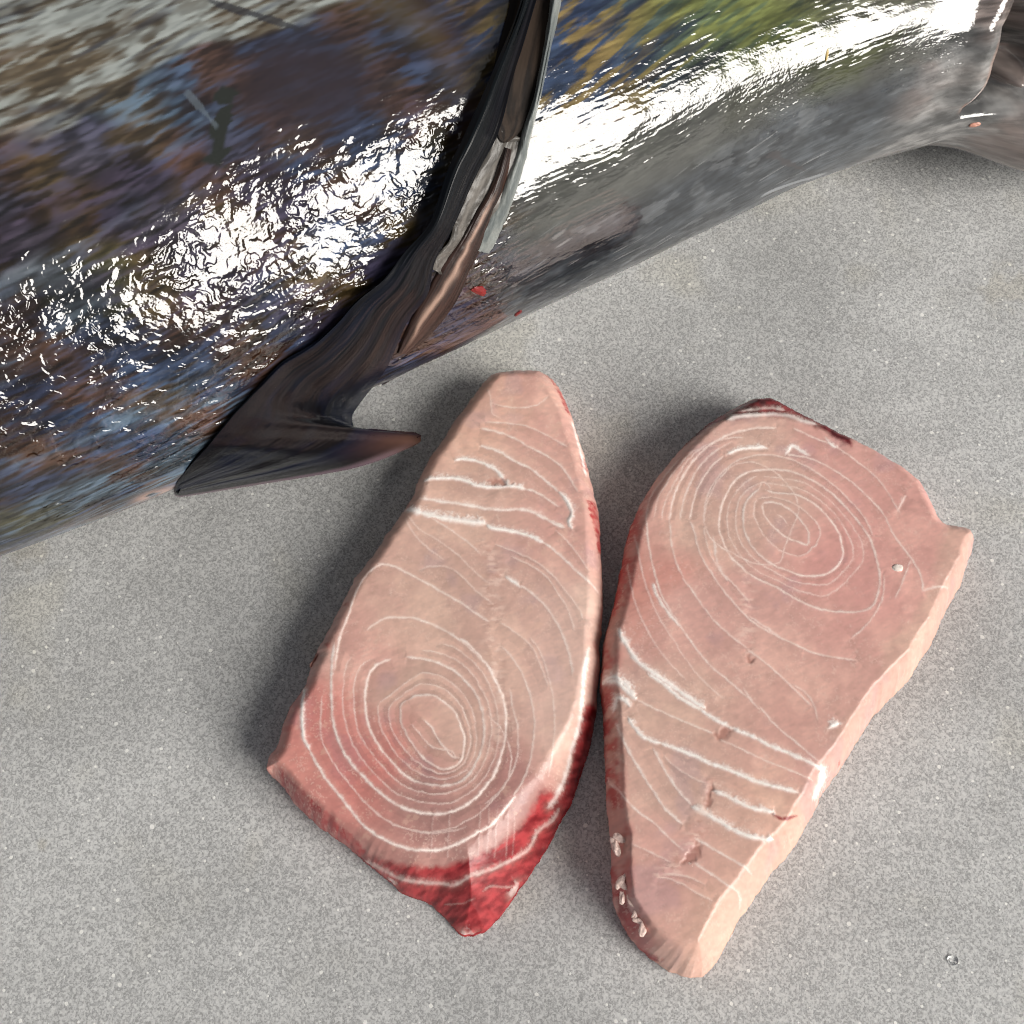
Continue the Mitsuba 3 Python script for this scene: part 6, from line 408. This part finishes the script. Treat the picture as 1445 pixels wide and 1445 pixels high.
# ---- fin patches ------------------------------------------------------------------------
def up_grid(data, a, b):
    (n, m), g = data; g = np.array(g, float).reshape(n, m, 3) / 10000
    x, y = np.linspace(0, 1, n), np.linspace(0, 1, m); X, Y = np.linspace(0, 1, a), np.linspace(0, 1, b)
    return np.stack([RectBivariateSpline(x, y, g[..., k], kx=3, ky=3, s=0)(X, Y) for k in range(3)], -1)
def sheet(key, G, thick, colf, relief=None, bsdf='fin_material'):
    a, b = G.shape[:2]; P = G.reshape(-1, 3); ff = grid_faces(a, b); n = vnormals(P, ff)
    if n[:, 2].mean() < 0: ff = ff[:, ::-1]; n = -n
    T_, W_ = np.meshgrid(np.linspace(0, 1, a), np.linspace(0, 1, b), indexing='ij')
    t, w = T_.ravel(), W_.ravel()
    if relief is not None: P = P + n * relief(t, w)[:, None]
    edge = np.minimum(np.minimum(w, 1 - w) * b, np.minimum(t, 1 - t) * a)
    bot = P - n * (thick * (.25 + .75 * sst(0, 3, edge)))[:, None]
    ring = np.r_[np.arange(b), np.arange(1, a) * b + b - 1, (a - 1) * b + np.arange(b - 2, -1, -1), np.arange(a - 2, 0, -1) * b]
    N = len(P); r2 = np.roll(ring, -1)
    q = np.vstack([np.c_[ring, ring + N, r2 + N], np.c_[ring, r2 + N, r2]])
    mid = P.mean(0); fn = np.cross(P[q[0, 1] % N] - P[q[0, 0]], (P - n)[q[0, 2] % N] - P[q[0, 0]])
    F_ = np.vstack([ff, ff[:, ::-1] + N, q]); Vv = np.vstack([P, bot]); c = np.clip(colf(t, w, P), .003, .85)
    nn = np.vstack([vnormals(P, ff), -n])
    put(key, Vv, F_, bsdf, np.vstack([c, c]), None, nn)
def tw(t, w, ft, fw, seed, octaves=4): return meshkit.fbm(np.stack([t * ft, w * fw, np.full(len(t), .7)], -1), octaves, seed)
def blade_col(t, w, P):
    st = tw(t, w, 7, 16, 31) ; st2 = tw(t, w, 12, 70, 32, 3)
    c = lerp((.010, .011, .014), (.026, .026, .029), sst(.35, .65, st))
    c = lerp(c, (.075, .058, .052), sst(.60, .74, tw(t, w, 4, 12, 33)) * sst(.25, .6, t) * .85)
    c = lerp(c, (.018, .026, .055), sst(.42, .62, tw(t, w, 6, 7, 34)) * sst(.2, .5, t) * .8)
    c = lerp(c, (.024, .031, .030), sst(.35, .1, t) * sst(.7, .2, w) * .8); c = lerp(c, (.065, .058, .060), sst(.30, .15, t) * np.exp(-((w - .72) / .085) ** 2) * sst(.4, .6, st2 + .05) * .9)
    c = c * (.82 + .36 * st2)[:, None]
    c = c * np.array([.20, .235, .30])
    rim = sst(.90, .97, w) * sst(.70, .78, t); c = lerp(c, (.15, .105, .125), rim * .85)
    tipm = sst(.62, .95, w) * np.exp(-((t - .72) / .05) ** 2); return lerp(c, (.13, .062, .040), tipm * .55)
Gb = up_grid(blade, 520, 170)
sheet('fish__fin', Gb, .0022, blade_col, lambda t, w: (tw(t, w, 8, 60, 35, 3) - .5) * .00025 * sst(0, .1, w) + (tw(t, w, 6, 9, 36, 3) - .5) * .0016 * sst(0, .15, w) * sst(1, .85, w))
labels['fish__fin'] = {'label': 'long dark curved fin with pointed tip over the slab'}
def flat(c1, c2, ft, fw, seed): return lambda t, w, P: lerp(c1, c2, sst(.35, .65, tw(t, w, ft, fw, seed))) * (.8 + .4 * tw(t, w, ft * 9, fw * 6, seed + 1))[:, None]
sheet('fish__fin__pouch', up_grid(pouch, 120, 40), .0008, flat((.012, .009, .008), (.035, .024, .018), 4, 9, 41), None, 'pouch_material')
sheet('fish__fin__edge_strip', up_grid(rim, 220, 40), .0015, flat((.125, .14, .14), (.22, .235, .225), 9, 3, 43), lambda t, w: (tw(t, w, 14, 3, 44) - .5) * .0012)
scene['pouch_material'] = {'type': 'twosided', 'bsdf': {'type': 'principled', 'base_color': VC, 'roughness': 0.6, 'specular': 0.1}}
scene['membrane_material'] = {'type': 'twosided', 'bsdf': {'type': 'principled', 'base_color': VC, 'roughness': 0.36, 'specular': 0.4}}
sheet('fish__fin__membrane', up_grid(membrane, 240, 50), .0006, flat((.07, .064, .058), (.15, .138, .125), 9, 7, 45), lambda t, w: (tw(t, w, 14, 9, 46) - .5) * .0008, 'membrane_material')
def ray_col(t, w, P):
    c = lerp((.032, .018, .016), (.080, .042, .033), sst(.35, .65, tw(t, w, 6, 6, 47))); core = np.exp(-((w - .5 - (tw(t, w, 5, 1, 48) - .5) * .5) / .085) ** 2)
    c = c * (.45 + 1.1 * sst(.3, .7, tw(t, w, 3, 34, 52)))[:, None]; c = c * .5; return lerp(c, (.42, .28, .22), core * sst(.12, .3, t) * sst(1, .8, t) * (.5 + .6 * tw(t, w, 14, 14, 49)))
sheet('fish__fin__ray', up_grid(ray, 220, 40), .0008, ray_col, lambda t, w: (tw(t, w, 5, 26, 50, 3) - .5) * .0009, 'membrane_material')
labels['fish__fin__pouch'] = {'label': 'dark hollow behind the upper fin'}
labels['fish__fin__edge_strip'] = {'label': 'pale grey strip along the fin'}
labels['fish__fin__membrane'] = {'label': 'grey wrinkled membrane in the middle of the fin'}
labels['fish__fin__ray'] = {'label': 'pinkish raised ridge in the middle of the fin'}
def tube(P, rad_, sides=14, n=40):
    P = np.asarray(P, float); u = np.linspace(0, 1, len(P)); U = np.linspace(0, 1, n); Q = PchipInterpolator(u, P)(U); R_ = np.interp(U, np.linspace(0, 1, len(rad_)), rad_)
    t = np.gradient(Q, axis=0); t /= np.linalg.norm(t, axis=1, keepdims=True); a = np.cross(t, [0, 0, 1.0]); a /= np.linalg.norm(a, axis=1, keepdims=True); b = np.cross(a, t)
    ang = np.linspace(0, 2 * math.pi, sides, endpoint=False)
    Vt = (Q[:, None] + R_[:, None, None] * (np.cos(ang)[None, :, None] * a[:, None] + .6 * np.sin(ang)[None, :, None] * b[:, None])).reshape(-1, 3)
    i, j = np.meshgrid(np.arange(n - 1), np.arange(sides), indexing='ij'); j2 = (j + 1) % sides
    q = np.stack([i * sides + j, i * sides + j2, (i + 1) * sides + j2, (i + 1) * sides + j], -1).reshape(-1, 4)
    return Vt, np.vstack([q[:, [0, 1, 2]], q[:, [0, 2, 3]]])
v, ff = tube(np.array(spine) / 1000, [.003, .0026, .0022, .0018, .0003]); put('fish__barb', v, ff, 'fin_material', np.tile([[.012, .011, .012]], (len(v), 1)))
labels['fish__barb'] = {'label': 'small black barb sticking out under the belly'}
# blood clots and slivers stuck to the skin
for k, (name, (sm, dm), size, c) in enumerate((('blood_clot', marks[0], (.0045, .0018, .0010), (.20, .012, .012)), ('blood_clot_001', marks[1], (.0022, .0016, .0008), (.16, .015, .015)),
        ('sliver', marks[2], (.0026, .0007, .0005), (.50, .36, .12)), ('flesh_scrap', marks[3], (.0030, .0014, .0012), (.55, .27, .20)))):
    m = trimesh.creation.icosphere(3, 1.0); p = np.array(m.vertices); p = p * (.6 + .8 * N3(p * 1.5 + 5 * k, 3, k))[:, None] * np.array(size)
    g = [2.3, 1.0, 1.25, .2][k]; p = p @ np.array([[math.cos(g), -math.sin(g), 0], [math.sin(g), math.cos(g), 0], [0, 0, 1]]).T
    o = skin(np.array([sm]), np.radians([dm]))[0]; o1 = skin(np.array([sm]), np.radians([dm + 1]))[0]; o2 = skin(np.array([sm + .002]), np.radians([dm]))[0]
    nz = np.cross(o2 - o, o1 - o); nz /= np.linalg.norm(nz); nz = nz if nz[2] > -.2 else -nz; ax = (o2 - o) / np.linalg.norm(o2 - o); ay = np.cross(nz, ax)
    j = np.argmin(np.abs(s - sm) * 3 + np.abs(ph - math.radians(dm)) * .1)
    put('fish__' + name, V[j] + p @ np.stack([ax, ay, nz]), np.array(m.faces), 'fat_material', np.tile([c], (len(p), 1)))

# ---- a drop of water and a crumb on the slab ----------------------------------------------
scene['water_material'] = {'type': 'dielectric', 'int_ior': 1.33}
m = trimesh.creation.icosphere(4, 1.0); p = np.array(m.vertices); p[:, 2] = np.where(p[:, 2] < 0, p[:, 2] * .12, p[:, 2]); p = p * [.0024, .0021, .0013] + [.1876, -.2059, .0003]
put('water_drop', p, np.array(m.faces), 'water_material')
labels['water_drop'] = {'label': 'single clear water drop on the bare slab at lower right', 'category': 'water drop'}
def crumb(key, x, y, base, size, c, label, cat):
    m = trimesh.creation.icosphere(2, 1.0); p = np.array(m.vertices); p = p * (.6 + .8 * N3(p * 1.7, 3, 3))[:, None] * np.array(size) + [x, y, base + size[2] * .5]
    put(key, p, np.array(m.faces), 'fat_material', np.tile([c], (len(p), 1))); labels[key] = {'label': label, 'category': cat}
crumb('fat_speck', speck[0] / 1000, speck[1] / 1000, .0313, (.0026, .0018, .0012), (.85, .75, .68), 'tiny white speck of fat on the right part of the peach flanked steak', 'fat speck')
